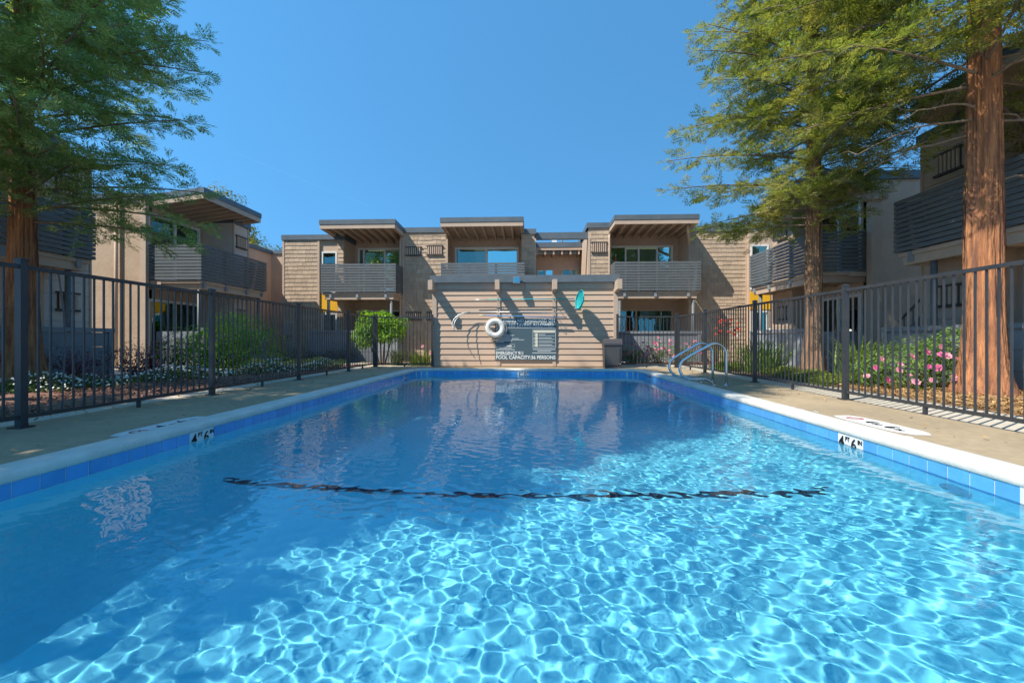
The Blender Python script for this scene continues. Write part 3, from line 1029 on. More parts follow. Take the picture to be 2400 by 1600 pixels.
def side_unit(name, label, F, y0, y1, blk, b_blk, b_bal, bal0, bal1, can0, can1, can_b, zc=(5.30, 5.08), slats=None, side_mat=None,
              endwall=None, patio=None, win=None, back=14.0, pbk=0.3, blk_mat=None, posts=()):
    """one side building: recess y0..y1, projecting block y1..blk, balcony and canopy"""
    bld = root(name, F.p((y0 + y1) / 2, 0, 0), label, 'building', 'apartment buildings around the pool')
    sm = side_mat or TAUPE2
    w = MB()
    a0, a1 = win
    wall_mb(F, y0, y1, 0, 5.02, 0.0, 0.22, [(a0, a1, 2.66, 4.66), (a0, a1, 0.25, 2.05)], w)
    part('wall', w, sm, bld)
    F.piece('back_wall', sm, bld, y0, y1, -1.3, -1.0, 0, 5.0)
    F.piece('floor_edge', sm, bld, y0, y1, 0.02, 0.5, 2.46, 2.58)
    n = 2
    window(bld, F, a0, a1, 2.66, 4.66, 0.0, n=n, panes=[PANE, PANE], blind=0.4, blind_side=1, fw=0.08)
    window(bld, F, a0, a1, 0.25, 2.05, 0.0, n=n, blind=0.8, fw=0.08)
    # projecting block with horizontal siding boards and a vent
    bk = MB()
    F.box(bk, y1, blk, -3.0, b_blk - 0.03, 0, 5.0)
    blkp = part('wall', bk, blk_mat or TAUPE2, bld)
    k = 0
    z = 0.0
    while z < 4.85:
        F.piece('siding_board', blk_mat or TAUPE2, blkp, y1 + 0.05, blk - 0.05, b_blk - 0.03, b_blk, z, min(z + 0.295, 4.99))
        z += 0.305
    for q in (y1 + 0.0, blk - 0.05):
        F.piece('corner_board', sm, bld, q, q + 0.05, b_blk - 0.03, b_blk + 0.02, 0, 4.99)
    ym = (y1 + blk) / 2
    vent(bld, F, ym - 0.26, ym + 0.26, 4.12, 4.48, b_blk + 0.003, n=6)
    vent(bld, F, ym - 0.22, ym + 0.22, 1.5, 1.85, b_blk + 0.003, n=4)
    roof_cap(bld, F, y1, blk, -3.0, b_blk, 5.10)
    balcony(bld, F, bal0, bal1, 0.04, b_bal, ends=(True, True), plates=(0.06, 0.36, 0.68, 0.94), m=slats)
    canopy(bld, F, can0, can1, -0.1, can_b, zc[0], zc[1], rafters=9)
    if patio:
        patio_wall(bld, F, patio[0], patio[1], b_bal - 0.02, patio[2], bk=pbk)
    for q in posts:
        round_post(bld, F, q, b_bal - 0.2, 0, 2.34)
    rf = MB()
    F.box(rf, y0, y1, -4.0, -0.1, 4.98, 5.06)
    part('roof', rf, ROOFTOP, bld)
    return bld


LW, RW = -11.56, 8.82
FLL = Frame((LW, 0), (0, 1), (1, 0))
FRR = Frame((RW, 0), (0, 1), (-1, 0))
bc = side_unit('apartment_building', 'taupe apartment building with a sunlit grey slat balcony beyond the left fence', FLL,
               12.85, 15.2, 16.05, 1.10, 1.77, 12.82, 16.10, 12.93, 15.68, 1.75, zc=(5.33, 5.10), win=(12.92, 15.05), blk_mat=WHITESIDE, patio=(12.9, 16.1, 1.16), posts=(13.0, 15.9), slats=SLATE)
# end wall facing the camera, and the lower link wall running on to the far building
ew = MB().box(-15.5, LW - 0.0, 12.82, 13.1, 0, 5.02)
part('wall', ew, TANW, bc)
part('roof_cap', MB().box(-15.5, LW + 0.02, 12.76, 13.1, 4.99, 5.17), ROOFCAP, bc)
part('corner_post', MB().box(LW - 0.02, LW + 0.16, 12.70, 12.815, 0, 4.98), TAUPE2, bc)
part('downpipe', MB().tube([(-12.35, 12.74, 0), (-12.35, 12.74, 4.9)], 0.045, 8), TAUPE2, bc, True)
part('wall', MB().box(-14, -11.35, 16.07, 19.0, 0, 4.52), TAUPE, bc)
part('wall', MB().box(-14, -9.95, 19.002, 19.3, 0, 4.55), TAUPE, bc)
part('roof_cap', MB().box(-14, -11.29, 16.07, 18.93, 4.523, 4.68), ROOFCAP, bc)
part('roof_cap', MB().box(-14, -9.92, 18.94, 19.3, 4.553, 4.70), ROOFCAP, bc)

bd = side_unit('apartment_building', 'grey balcony apartment building beside the redwood at the near left, mostly hidden by its branches', FLL,
               5.8, 9.15, 10.25, 1.0, 1.76, 4.2, 9.62, 4.4, 9.7, 0.95, win=(6.2, 8.6), blk_mat=WHITESIDE, patio=(4.4, 10.05, 1.07), posts=(9.2, 6.6), pbk=0.0)
part('wall', MB().box(-15, LW - 1.0, 10.0, 10.25, 0, 4.9), TAUPE, bd)
ba = side_unit('apartment_building', 'taupe apartment building with dark slat balcony behind the middle redwood on the right', FRR,
               12.0, 14.35, 15.5, 0.62, 1.39, 12.0, 15.55, 12.1, 15.5, 1.2, win=(12.3, 14.1), patio=(12.05, 15.5, 1.12), posts=(15.2,), slats=SLATE)
part('wall', MB().box(RW, 14, 11.98, 12.25, 0, 4.96), TAUPE, ba)
part('roof_cap', MB().box(RW - 0.08, 14, 11.90, 12.25, 4.963, 5.17), ROOFCAP, ba)
part('corner_post', MB().box(RW - 0.12, RW + 0.14, 11.80, 11.975, 0, 4.38), TAUPE2, ba)
part('beam_end', MB().box(RW - 0.22, RW + 0.24, 11.72, 11.975, 4.383, 4.62), TAUPE2, ba)
bb = side_unit('apartment_building', 'taupe apartment building behind the thick redwood trunk at the near right edge', FRR,
               4.9, 8.5, 9.75, 0.62, 1.30, 4.0, 9.60, 3.9, 9.15, 1.25, zc=(5.42, 5.20), win=(5.2, 8.1), patio=(3.9, 9.9, 1.07), posts=(8.9, 6.2), pbk=0.0)
# outside stair flank between the two right-hand buildings
stair = root('outdoor_stair', (9.6, 10.9, 0), 'dark metal stair rail rising between the two buildings on the right', 'stair')
part('stringer', MB().hexa([(8.95, 11.2, 0.72), (9.02, 11.2, 0.72), (9.02, 10.0, 1.72), (8.95, 10.0, 1.72)], [(8.95, 11.2, 0.92), (9.02, 11.2, 0.92), (9.02, 10.0, 1.92), (8.95, 10.0, 1.92)]), SLATE, stair)
part('handrail', MB().tube([(8.98, 11.3, 1.25), (8.98, 10.0, 2.3)], 0.025, 8), SLATE, stair, True)
for k in range(5):
    y = 11.15 - 0.25 * k
    piece('baluster', SLATE, stair, 8.97, 8.99, y - 0.01, y + 0.01, 0.80 + (11.2 - y) * 0.83, 1.30 + (11.2 - y) * 0.8)

# ------------------------------------------------------------------ pool fence
def fence(label, p0, p1, posts, feet, group='black metal pool fence runs', bend=None, spacing=0.1105):
    """posts: distances along the run; pickets, rails, posts and feet are parts"""
    p0, p1 = Vector((*p0, 0)), Vector((*p1, 0))
    d = (p1 - p0).normalized()
    alongx = abs(d.x) > 0.5
    fr = root('pool_fence', p0, label, 'fence', group)

    def ext(s0, s1, w):
        a, b = p0 + d * s0, p0 + d * s1
        if alongx:
            return (a.x, b.x, a.y - w, a.y + w)
        return (a.x - w, a.x + w, a.y, b.y)
    for i in range(len(posts)):
        s = posts[i]
        e = ext(s - 0.031, s + 0.031, 0.031)
        po = piece('post', FENCE, fr, *e, 0.0, 1.525)
        e = ext(s - 0.036, s + 0.036, 0.036)
        cap = MB()
        x0, x1, y0, y1 = min(e[0], e[1]), max(e[0], e[1]), min(e[2], e[3]), max(e[2], e[3])
        cap.box(x0, x1, y0, y1, 1.526, 1.545)
        cap.add([(x0, y0, 1.5455), (x1, y0, 1.5455), (x1, y1, 1.5455), (x0, y1, 1.5455), ((x0 + x1) / 2, (y0 + y1) / 2, 1.56)], [(0, 1, 4), (1, 2, 4), (2, 3, 4), (3, 0, 4)])
        part('post_cap', cap, FENCE, fr)
        e = ext(s - 0.065, s + 0.065, 0.065)
        piece('base_plate', FENCE, fr, *e, 0.001, 0.013)
    for i in range(len(posts) - 1):
        s0, s1 = posts[i] + 0.032, posts[i + 1] - 0.032
        piece('rail', FENCE, fr, *ext(s0, s1, 0.019), 1.455, 1.492)
        piece('rail', FENCE, fr, *ext(s0, s1, 0.019), 0.085, 0.120)
        n = max(1, round((s1 - s0) / spacing) - 1)
        for k in range(n):
            s = s0 + (s1 - s0) * (k + 1) / (n + 1)
            if bend and bend == (i, k):
                q = [p0 + d * s + Vector((0, 0, z)) for z in (0.12, 0.45, 0.8, 1.15, 1.454)]
                for j, off in enumerate((0, 0.012, 0.03, 0.008, -0.035)):
                    q[j] += d * off
                part('picket', MB().tube(q, 0.0105, 4), FENCE, fr)
                continue
            piece('picket', FENCE, fr, *ext(s - 0.0078, s + 0.0078, 0.0078), 0.1205, 1.4545)
        if feet and s1 - s0 > 1.2:
            s = (s0 + s1) / 2
            piece('foot', FENCE, fr, *ext(s - 0.016, s + 0.016, 0.016), 0.0, 0.0845)
    return fr


fence('black metal picket fence along the left edge of the pool deck, with one bent picket', (-4.67, -0.994), (-4.67, 13.08), [0, 2.44, 4.88, 7.32, 9.76, 12.20, 14.074], True, bend=(2, 2))
fence('short black metal fence between the left corner of the deck and the shed', (-4.67, 13.08), (-2.93, 13.08), [0.064, 1.74], True)
fence('short black metal fence between the shed and the right corner, before the pink roses', (2.50, 13.08), (4.234, 13.08), [0, 1.67], True)
fence('black metal picket fence along the right edge of the pool deck', (4.234, 1.325), (4.234, 13.08), [0, 2.44, 4.88, 7.32, 9.76, 11.755], True)

# ------------------------------------------------------------------ pool shed and what hangs on it
SY = 13.20
shed = root('pool_shed', (-0.2, SY, 0), 'low tan lap-sided shed with slate roof edge behind the deep end', 'shed')
part('wall', MB().box(-2.88, 2.46, SY + 0.002, 15.6, 0, 2.5), TAUPE2, shed)
nb = 14
hb = 2.46 / nb
for k in range(nb):
    z0 = 0.03 + hb * k
    mb = MB()
    mb.add([(-2.82, SY - 0.030, z0), (2.40, SY - 0.030, z0), (2.40, SY - 0.006, z0 + hb + 0.01), (-2.82, SY - 0.006, z0 + hb + 0.01),
            (-2.82, SY, z0), (2.40, SY, z0), (2.40, SY, z0 + hb + 0.01), (-2.82, SY, z0 + hb + 0.01)],
           [(0, 1, 2, 3), (4, 7, 6, 5), (0, 4, 5, 1), (3, 2, 6, 7), (0, 3, 7, 4), (1, 5, 6, 2)])
    part('siding_board', mb, SIDING, shed)
for x in (-2.95, 2.40):
    piece('corner_board', TAUPE2, shed, x, x + 0.13, SY - 0.05, SY + 0.02, 0, 2.46)
for x in (-1.02, 0.62):
    piece('batten', TAUPE2, shed, x, x + 0.10, SY - 0.048, SY - 0.031, 0.03, 2.26)
piece('roof_edge', ROOFCAP, shed, -3.0, 2.56, SY - 0.14, SY - 0.02, 2.49, 2.70)
piece('roof', ROOFTOP, shed, -2.98, 2.54, SY - 0.018, 15.7, 2.52, 2.66)
piece('frieze_board', TAUPE2, shed, -2.82, 2.40, SY - 0.045, SY - 0.002, 2.30, 2.488)
for x in (-2.965, -1.04, 0.60, 2.42):
    r = MB().box(x, x + 0.14, SY - 0.55, SY - 0.052, 2.20, 2.488) if False else MB().hexa(
        [(x, SY - 0.55, 2.24), (x + 0.13, SY - 0.55, 2.24), (x + 0.13, SY - 0.052, 2.20), (x, SY - 0.052, 2.20)],
        [(x, SY - 0.55, 2.52), (x + 0.13, SY - 0.55, 2.52), (x + 0.13, SY - 0.052, 2.488), (x, SY - 0.052, 2.488)])
    part('rafter_tail', r, TAUPE2, shed)
# hooks on the two battens
for x in (-0.97, 0.67):
    for z in (1.97, 1.66, 1.50):
        part('hook', MB().tube([(x, SY - 0.05, z + 0.03), (x, SY - 0.10, z - 0.03), (x, SY - 0.20, z - 0.045), (x, SY - 0.26, z - 0.02), (x, SY - 0.27, z + 0.05)], 0.008, 6), SLATE, shed, True)

# sign
sign = root('pool_sign', (-0.18, SY - 0.06, 0.84), 'dark slate pool rules sign with white lettering on the shed wall', 'sign')
SX0, SX1, SZ0, SZ1 = -1.07, 0.73, 0.21, 1.44
part('panel', MB().box(SX0, SX1, SY - 0.072, SY - 0.052, SZ0, SZ1), SIGNB, sign)
SF = SY - 0.0725


def stext(t, size, x, z, w=None, m=WPRINT, bold=0.004, align='LEFT'):
    return lettering(t, size, m, sign, (x, SF, z), (1, 0, 0), (0, 0, 1), align, width=w, lift=0.002, bold=bold)


def sbar(x0, x1, z0, z1, m=WPRINT):
    part('print_line', MB().box(x0, x1, SF - 0.0018, SF - 0.0004, z0, z1), m, sign)


stext('WARNING NO LIFEGUARD ON', 0.138, -1.05, 1.317, 1.74, bold=0.003)
stext('DUTY NO DIVING ALLOWED', 0.142, -1.05, 1.192, 1.69, bold=0.003)
stext('POOL RULES', 0.085, -1.04, 1.07, 0.36, bold=0.0)
stext('POOL HOURS', 0.05, -0.97, 0.607, 0.20, bold=0.0)
stext('EMERGENCY 911', 0.142, -1.05, 0.365, 0.80, bold=0.003)
stext('POOL CAPACITY:36 PERSONS', 0.142, -1.05, 0.241, 1.75, bold=0.003)
sbar(-1.04, 0.70, 1.150, 1.158)
for i, (w_, z) in enumerate(((0.16, 1.03), (0.33, 0.98), (0.55, 0.935), (0.50, 0.90), (0.43, 0.865), (0.68, 0.835), (0.84, 0.80), (0.48, 0.765), (0.24, 0.735))):
    sbar(-1.05, -1.05 + w_, z, z + 0.011)
for q in ((-1.055, -0.49, 0.590, 0.596), (-1.055, -0.49, 0.668, 0.674), (-1.055, -1.049, 0.596, 0.668), (-0.496, -0.49, 0.596, 0.668)):
    sbar(*q)
sbar(-0.74, -0.58, 0.612, 0.642)
sbar(-0.95, -0.58, 0.550, 0.562)
sbar(-1.05, -0.49, 0.512, 0.526)
for q in ((0.04, 0.715, 0.571, 0.579), (0.04, 0.715, 1.10, 1.108), (0.04, 0.048, 0.579, 1.10), (0.707, 0.715, 0.579, 1.10)):
    sbar(*q)
sbar(0.065, 0.69, 1.015, 1.08, CREAM)
for i in range(4):
    z = 0.915 - 0.101 * i
    stext(str(i + 1), 0.085, 0.062, z, bold=0.001)
    sbar(0.112, 0.185, z - 0.010, z + 0.082, CREAM)
    sbar(0.21, 0.21 + (0.20, 0.38, 0.42, 0.40)[i], z + 0.040, z + 0.053)
    sbar(0.21, 0.69, z + 0.004, z + 0.012)
for w_, z in ((0.66, 0.515), (0.40, 0.465), (0.70, 0.415)):
    sbar(0.375 - w_ / 2, 0.375 + w_ / 2, z, z + 0.015)

# life ring on the left hook
lr_ = root('life_ring', (-1.06, SY - 0.22, 1.15), 'white life ring with rope hanging over the corner of the pool sign', 'life ring')
tor = MB()
nU, nV = 40, 14
cx, cy, cz, RR, rr2 = -1.06, SY - 0.165, 1.15, 0.215, 0.078
for i in range(nU):
    a = 2 * math.pi * i / nU
    for j in range(nV):
        b = 2 * math.pi * j / nV
        q = RR + rr2 * math.cos(b)
        tor.v.append((cx + q * math.cos(a), cy + 0.8 * rr2 * math.sin(b), cz + q * math.sin(a)))
for i in range(nU):
    for j in range(nV):
        i2, j2 = (i + 1) % nU, (j + 1) % nV
        tor.f.append((i * nV + j, i * nV + j2, i2 * nV + j2, i2 * nV + j))
part('ring', tor, RINGW, lr_, True)
for a in (45, 135, 225, 315):
    bnd = MB()
    for d in (-7, 7):
        for j in range(14):
            b = 2 * math.pi * j / 14
            q = RR + (rr2 + 0.004) * math.cos(b)
            t = R(a + d)
            bnd.v.append((cx + q * math.cos(t), cy + 0.8 * (rr2 + 0.005) * math.sin(b), cz + q * math.sin(t)))
    bnd.f = [(j, (j + 1) % 14, 14 + (j + 1) % 14, 14 + j) for j in range(14)]
    part('band', bnd, WHITEP, lr_, True)
rp = []
for k in range(41):
    a = R(45 + 360 * k / 40)
    bulge = 0.035 * abs(math.sin(2 * (a - R(45))))
    q = RR + rr2 + 0.008 + bulge
    rp.append((cx + q * math.cos(a), cy - 0.01, cz + q * math.sin(a) - bulge * 0.5))
part('grab_rope', MB().tube(rp, 0.006, 6), ROPE, lr_, True)
part('throw_rope', MB().tube([(cx - 0.14, cy + 0.05, cz - 0.24), (cx - 0.06, cy + 0.06, cz - 0.38), (cx - 0.02, cy + 0.07, cz - 0.44), (cx + 0.05, cy + 0.06, cz - 0.38), (cx + 0.17, cy + 0.04, cz - 0.22)], 0.007, 6), ROPE, lr_, True)

# leaf net on its teal pole
net = root('skimmer_net', (0, SY - 0.2, 1.98), 'teal pool leaf net on a long pole across the top of the shed wall', 'pool net')
ny_ = SY - 0.16
part('pole', MB().tube([(-1.27, ny_, 1.985), (1.25, ny_, 2.0)], 0.014, 10), TEALP, net, True)
part('pole_end', MB().tube([(-1.75, ny_, 1.98), (-1.271, ny_, 1.985)], 0.012, 10), ALU, net, True)
hoop = []
for k in range(25):
    a = 2 * math.pi * k / 24
    hoop.append((1.37 + 0.085 * math.cos(a) + 0.05 * math.sin(a), ny_ - 0.22 - 0.20 * math.cos(a) * 1.0, 1.96 + 0.265 * math.sin(a)))
part('hoop', MB().tube(hoop, 0.011, 8), TEALP, net, True)
bag = MB()
nr, ns = 7, 24
for j in range(nr):
    t = j / (nr - 1)
    s = math.cos(t * math.pi / 2 * 0.97)
    for k in range(ns):
        a = 2 * math.pi * k / ns
        wob = 1 + 0.06 * math.sin(5 * a + 3 * t)
        bag.v.append((1.37 + s * wob * (0.085 * math.cos(a) + 0.05 * math.sin(a)) + 0.07 * math.sin(t * 1.57), ny_ - 0.22 - s * wob * 0.20 * math.cos(a) + 0.03 * t,
                      1.96 + s * wob * 0.265 * math.sin(a) - 0.16 * t))
for j in range(nr - 1):
    for k in range(ns):
        k2 = (k + 1) % ns
        bag.f.append((j * ns + k, j * ns + k2, (j + 1) * ns + k2, (j + 1) * ns + k))
part('net_bag', bag, TEAL, net, True)

# rescue hook: aluminium pole with a long crook at its left end
hk = root('rescue_hook', (0, SY - 0.2, 1.6), 'aluminium rescue hook with a curved crook, above the blue pole', 'rescue hook')
hy = SY - 0.18
part('pole', MB().tube([(-1.80, hy, 1.625), (-0.2, hy, 1.615), (1.80, hy, 1.555)], 0.012, 8), ALU, hk, True)
ck = [(-1.80, hy, 1.625), (-1.98, hy - 0.02, 1.60), (-2.14, hy - 0.05, 1.53), (-2.26, hy - 0.09, 1.41), (-2.31, hy - 0.13, 1.27), (-2.28, hy - 0.18, 1.15), (-2.22, hy - 0.22, 1.08)]
part('crook', MB().tube(ck, 0.011, 8).tube([(-1.80, hy - 0.004, 1.615), (-1.97, hy - 0.08, 1.585), (-2.10, hy - 0.17, 1.49), (-2.19, hy - 0.26, 1.36), (-2.22, hy - 0.32, 1.23), (-2.20, hy - 0.33, 1.13)], 0.011, 8), ALU, hk, True)
bp = root('telescopic_pole', (0, SY - 0.2, 1.5), 'blue telescopic pool pole with pale grip just above the sign', 'pool pole')
part('pole', MB().tube([(-1.36, SY - 0.20, 1.52), (0.98, SY - 0.20, 1.455)], 0.015, 10), BLUEP, bp, True)
part('grip', MB().tube([(-1.52, SY - 0.20, 1.525), (-1.362, SY - 0.20, 1.52)], 0.018, 10), ROPE, bp, True)
# floodlight on the roof edge
fd = root('floodlight', (-0.43, SY - 0.3, 2.55), 'small black floodlight on a bracket under the shed roof edge', 'floodlight')
fdm = MB().hexa([(-0.53, SY - 0.33, 2.44), (-0.33, SY - 0.33, 2.44), (-0.33, SY - 0.22, 2.47), (-0.53, SY - 0.22, 2.47)], [(-0.53, SY - 0.27, 2.64), (-0.33, SY - 0.27, 2.64), (-0.33, SY - 0.19, 2.64), (-0.53, SY - 0.19, 2.64)])
part('lamp_head', fdm, SLATE, fd)
part('lens', MB().hexa([(-0.515, SY - 0.329, 2.462), (-0.345, SY - 0.329, 2.462), (-0.345, SY - 0.324, 2.462), (-0.515, SY - 0.324, 2.462)], [(-0.515, SY - 0.281, 2.622), (-0.345, SY - 0.281, 2.622), (-0.345, SY - 0.276, 2.622), (-0.515, SY - 0.276, 2.622)]), PANEB, fd)
part('bracket', MB().tube([(-0.43, SY - 0.22, 2.5), (-0.30, SY - 0.2, 2.43), (-0.18, SY - 0.06, 2.46)], 0.014, 8).tube([(-0.18, SY - 0.05, 2.40), (-0.19, SY - 0.07, 2.27), (-0.16, SY - 0.05, 2.22)], 0.014, 8), TAUPE2, fd, True)

# litter bin
bn = root('litter_bin', (2.30, 12.95, 0), 'charcoal square litter bin beside the right end of the shed', 'bin')
bx0, bx1, by0, by1 = 2.06, 2.55, 12.68, 13.10
part('body', MB().hexa([(bx0 + 0.02, by0 + 0.02, 0), (bx1 - 0.02, by0 + 0.02, 0), (bx1 - 0.02, by1, 0), (bx0 + 0.02, by1, 0)], [(bx0, by0, 0.64), (bx1, by0, 0.64), (bx1, by1, 0.64), (bx0, by1, 0.64)]), BIN, bn)
hood = MB()
hp = [(by0 - 0.012, 0.643), (by0 - 0.012, 0.70), (by0 + 0.03, 0.79), (by0 + 0.12, 0.835), (by1 - 0.1, 0.835), (by1 - 0.02, 0.79), (by1, 0.70), (by1, 0.643)]
hood.v = [(bx0 - 0.012, y, z) for y, z in hp] + [(bx1 + 0.012, y, z) for y, z in hp]
nn = len(hp)
hood.f = [tuple(range(nn)), tuple(range(nn, 2 * nn))[::-1]] + [(i, i + nn, (i + 1) % nn + nn, (i + 1) % nn) for i in range(nn)]
part('hood', hood, BIN, bn)
part('front_panel', MB().hexa([(bx0 + 0.07, by0 + 0.004, 0.09), (bx1 - 0.07, by0 + 0.004, 0.09), (bx1 - 0.07, by0 + 0.03, 0.09), (bx0 + 0.07, by0 + 0.03, 0.09)], [(bx0 + 0.06, by0 - 0.012, 0.57), (bx1 - 0.06, by0 - 0.012, 0.57), (bx1 - 0.06, by0 + 0.02, 0.57), (bx0 + 0.06, by0 + 0.02, 0.57)]), mat('bin_panel_plastic', (0.075, 0.075, 0.078), 0.5), bn)
part('lock', MB().tube([(bx1 - 0.05, by0 - 0.012, 0.12), (bx1 - 0.05, by0 + 0.01, 0.12)], 0.012, 10), ALU, bn, True)


# grab rails over the pool edge
def arc(c, r, a0, a1, n):
    return [(c[0] + r * math.cos(R(a0 + (a1 - a0) * k / n)), c[1] + r * math.sin(R(a0 + (a1 - a0) * k / n))) for k in range(n + 1)]


RAIL_PTS = [(3.41, 0.0), (3.41, 0.25), (3.41, 0.50)] + arc((3.22, 0.55), 0.19, 0, 115, 9) + [(2.95, 0.615), (2.80, 0.53)] + \
    arc((2.79, 0.305), 0.185, 120, 262, 10) + [(2.90, 0.115), (3.0, 0.122), (3.07, 0.112), (3.13, 0.08), (3.18, 0.035), (3.20, 0.0)]


def grab_rail(y, label, src=None):
    g = root('grab_rail', (3.3, y, 0), label, 'pool rail', 'steel grab rails at the pool steps')
    part('tube', MB().tube([(x, y, z) for x, z in RAIL_PTS], 0.024, 12), STEEL, g, True)
    for x in (3.41, 3.20):
        part('flange', MB().tube([(x, y, 0.001), (x, y, 0.012), (x, y, 0.02)], [0.05, 0.048, 0.03], 16), STEEL, g, True)
    return g


grab_rail(7.96, 'polished steel grab rail at the right pool edge, the nearer of the pair')
grab_rail(8.55, 'polished steel grab rail at the right pool edge, the farther of the pair')


# painted no-diving and depth markings on the deck
def deck_mark(x, y, rot, label):
    g = root('deck_marking', (x, y, 0), label, 'pool marking', 'depth markings painted on the deck')
    u = Vector((math.cos(rot), math.sin(rot), 0))
    v = Vector((-u.y, u.x, 0))
    c = Vector((x, y, 0.003))
    n = 30
    ol = []
    rg_ = random.Random(int(y * 10))
    for k in range(n):
        a = 2 * math.pi * k / n
        ex = 0.50 * math.copysign(abs(math.cos(a)) ** 0.55, math.cos(a)) * rg_.uniform(0.96, 1.03)
        ey = 0.15 * math.copysign(abs(math.sin(a)) ** 0.55, math.sin(a)) * rg_.uniform(0.94, 1.05)
        ol.append(tuple(c + u * ex + v * ey))
    part('white_patch', MB().add([tuple(c)] + ol, [(0, 1 + k, 1 + (k + 1) % n) for k in range(n)]), WPAINT, g)
    cc = c + u * -0.30 + Vector((0, 0, 0.003))
    ring = MB()
    m = 24
    for k in range(m):
        a = 2 * math.pi * k / m
        for r_ in (0.058, 0.076):
            ring.v.append(tuple(cc + u * r_ * math.cos(a) + v * r_ * math.sin(a)))
    ring.f = [(2 * k, 2 * k + 1, (2 * k + 3) % (2 * m), (2 * k + 2) % (2 * m)) for k in range(m)]
    d1, d2 = (u + v).normalized(), (u - v).normalized()
    ring.add([tuple(cc + d1 * 0.06 + d2 * 0.008), tuple(cc + d1 * 0.06 - d2 * 0.008), tuple(cc - d1 * 0.06 - d2 * 0.008), tuple(cc - d1 * 0.06 + d2 * 0.008)], [(3, 2, 1, 0)])
    part('red_symbol', ring, REDINK, g)
    for t, o_, s in (('4', -0.12, 0.17), ('FT', 0.0, 0.07), ('6', 0.13, 0.17), ('IN', 0.26, 0.07)):
        lettering(t, s, INK, g, tuple(c + u * o_ + v * -0.06), tuple(u), tuple(v), bold=0.003, lift=0.004)
    return g


deck_mark(-3.42, 4.05, R(90), 'white depth marking with red symbol painted on the shaded left deck')
deck_mark(3.30, 4.40, R(-90), 'white depth marking with red symbol painted on the sunny right deck')

# ------------------------------------------------------------------ trees
def unit(a):
    return a / np.maximum(np.linalg.norm(a, axis=-1, keepdims=True), 1e-9)


def sprigs(P, D, L, rg, K=8, w=0.105, leaf=0.36, ang=48, flat=0.55):
    """feathery needle sprays: every leaflet is a thin rhombus"""
    n = len(P)
    D = unit(D)
    up = unit(np.array([0, 0, 1.0]) + rg.normal(0, flat, (n, 3)))
    S = unit(np.cross(D, up))
    Vs = []
    ca, sa = math.cos(R(ang)), math.sin(R(ang))
    for k in range(K + 1):
        t = k / K
        for sgn in ((1, -1) if k < K else (0,)):
            b = P + D * (L * t)[:, None]
            d = unit(D * ca + S * (sa * sgn) + rg.normal(0, 0.13, (n, 3))) if sgn else D
            l = L * leaf * (0.65 + 0.55 * math.sin(math.pi * min(1, t * 0.8 + 0.2))) * rg.uniform(0.8, 1.2, n)
            mid = b + d * (l * 0.45)[:, None]
            ww = unit(np.cross(d, np.cross(D, S) if sgn else up)) * (l * w)[:, None]
            Vs.append(np.stack([b, mid + ww, b + d * l[:, None], mid - ww], 1))
    V = np.concatenate(Vs).reshape(-1, 3)
    return V


def quads(n):
    return np.arange(n, dtype=np.int32).reshape(-1, 4)


def trunk_mesh(x, y, H, r, rg, flare=0.45, segs=84, lean=(0, 0), twin=0.0, top=None):
    top = top or H
    zs = np.concatenate([np.linspace(-0.1, 1.2, 22), np.arange(1.3, min(top, 9.5), 0.11), np.linspace(min(top, 9.6), top, 12) if top > 9.7 else np.array([])])
    th = np.linspace(0, 2 * np.pi, segs, endpoint=False)
    rid = []
    for i in range(16):
        k = int(rg.integers(5, 22))
        rid.append((k, rg.uniform(0, 6.28), rg.uniform(0.3, 2.2), rg.uniform(0, 6.28), rg.uniform(0.018, 0.042)))
    V = []
    for z in zs:
        q = max(0.06, 1 - 0.80 * max(z, 0) / H)
        rad = r * q * np.ones(segs) * (1 + flare * math.exp(-max(z, 0) / 0.42) * (1 + 0.35 * np.cos(5 * th + 1.0 + 0.4 * z)))
        rad = rad * (1 + twin * np.cos(2 * th + 0.9) * min(1, max(z - 0.5, 0) / 3))
        for k, p, fz, pz, am in rid:
            w = np.cos(k * th + p + 0.5 * np.sin(fz * z + pz))
            rad = rad - r * q * am * (1 - np.abs(w)) * 1.7
        rad = rad + r * rg.normal(0, 0.006, segs)
        V.append(np.stack([x + lean[0] * z + rad * np.cos(th), y + lean[1] * z + rad * np.sin(th), np.full(segs, z)], -1))
    V = np.concatenate(V)
    n = len(zs)
    ix = np.arange(n * segs).reshape(n, segs)
    F_ = np.stack([ix[:-1], np.roll(ix, -1, 1)[:-1], np.roll(ix, -1, 1)[1:], ix[1:]], -1).reshape(-1, 4)
    return V, F_


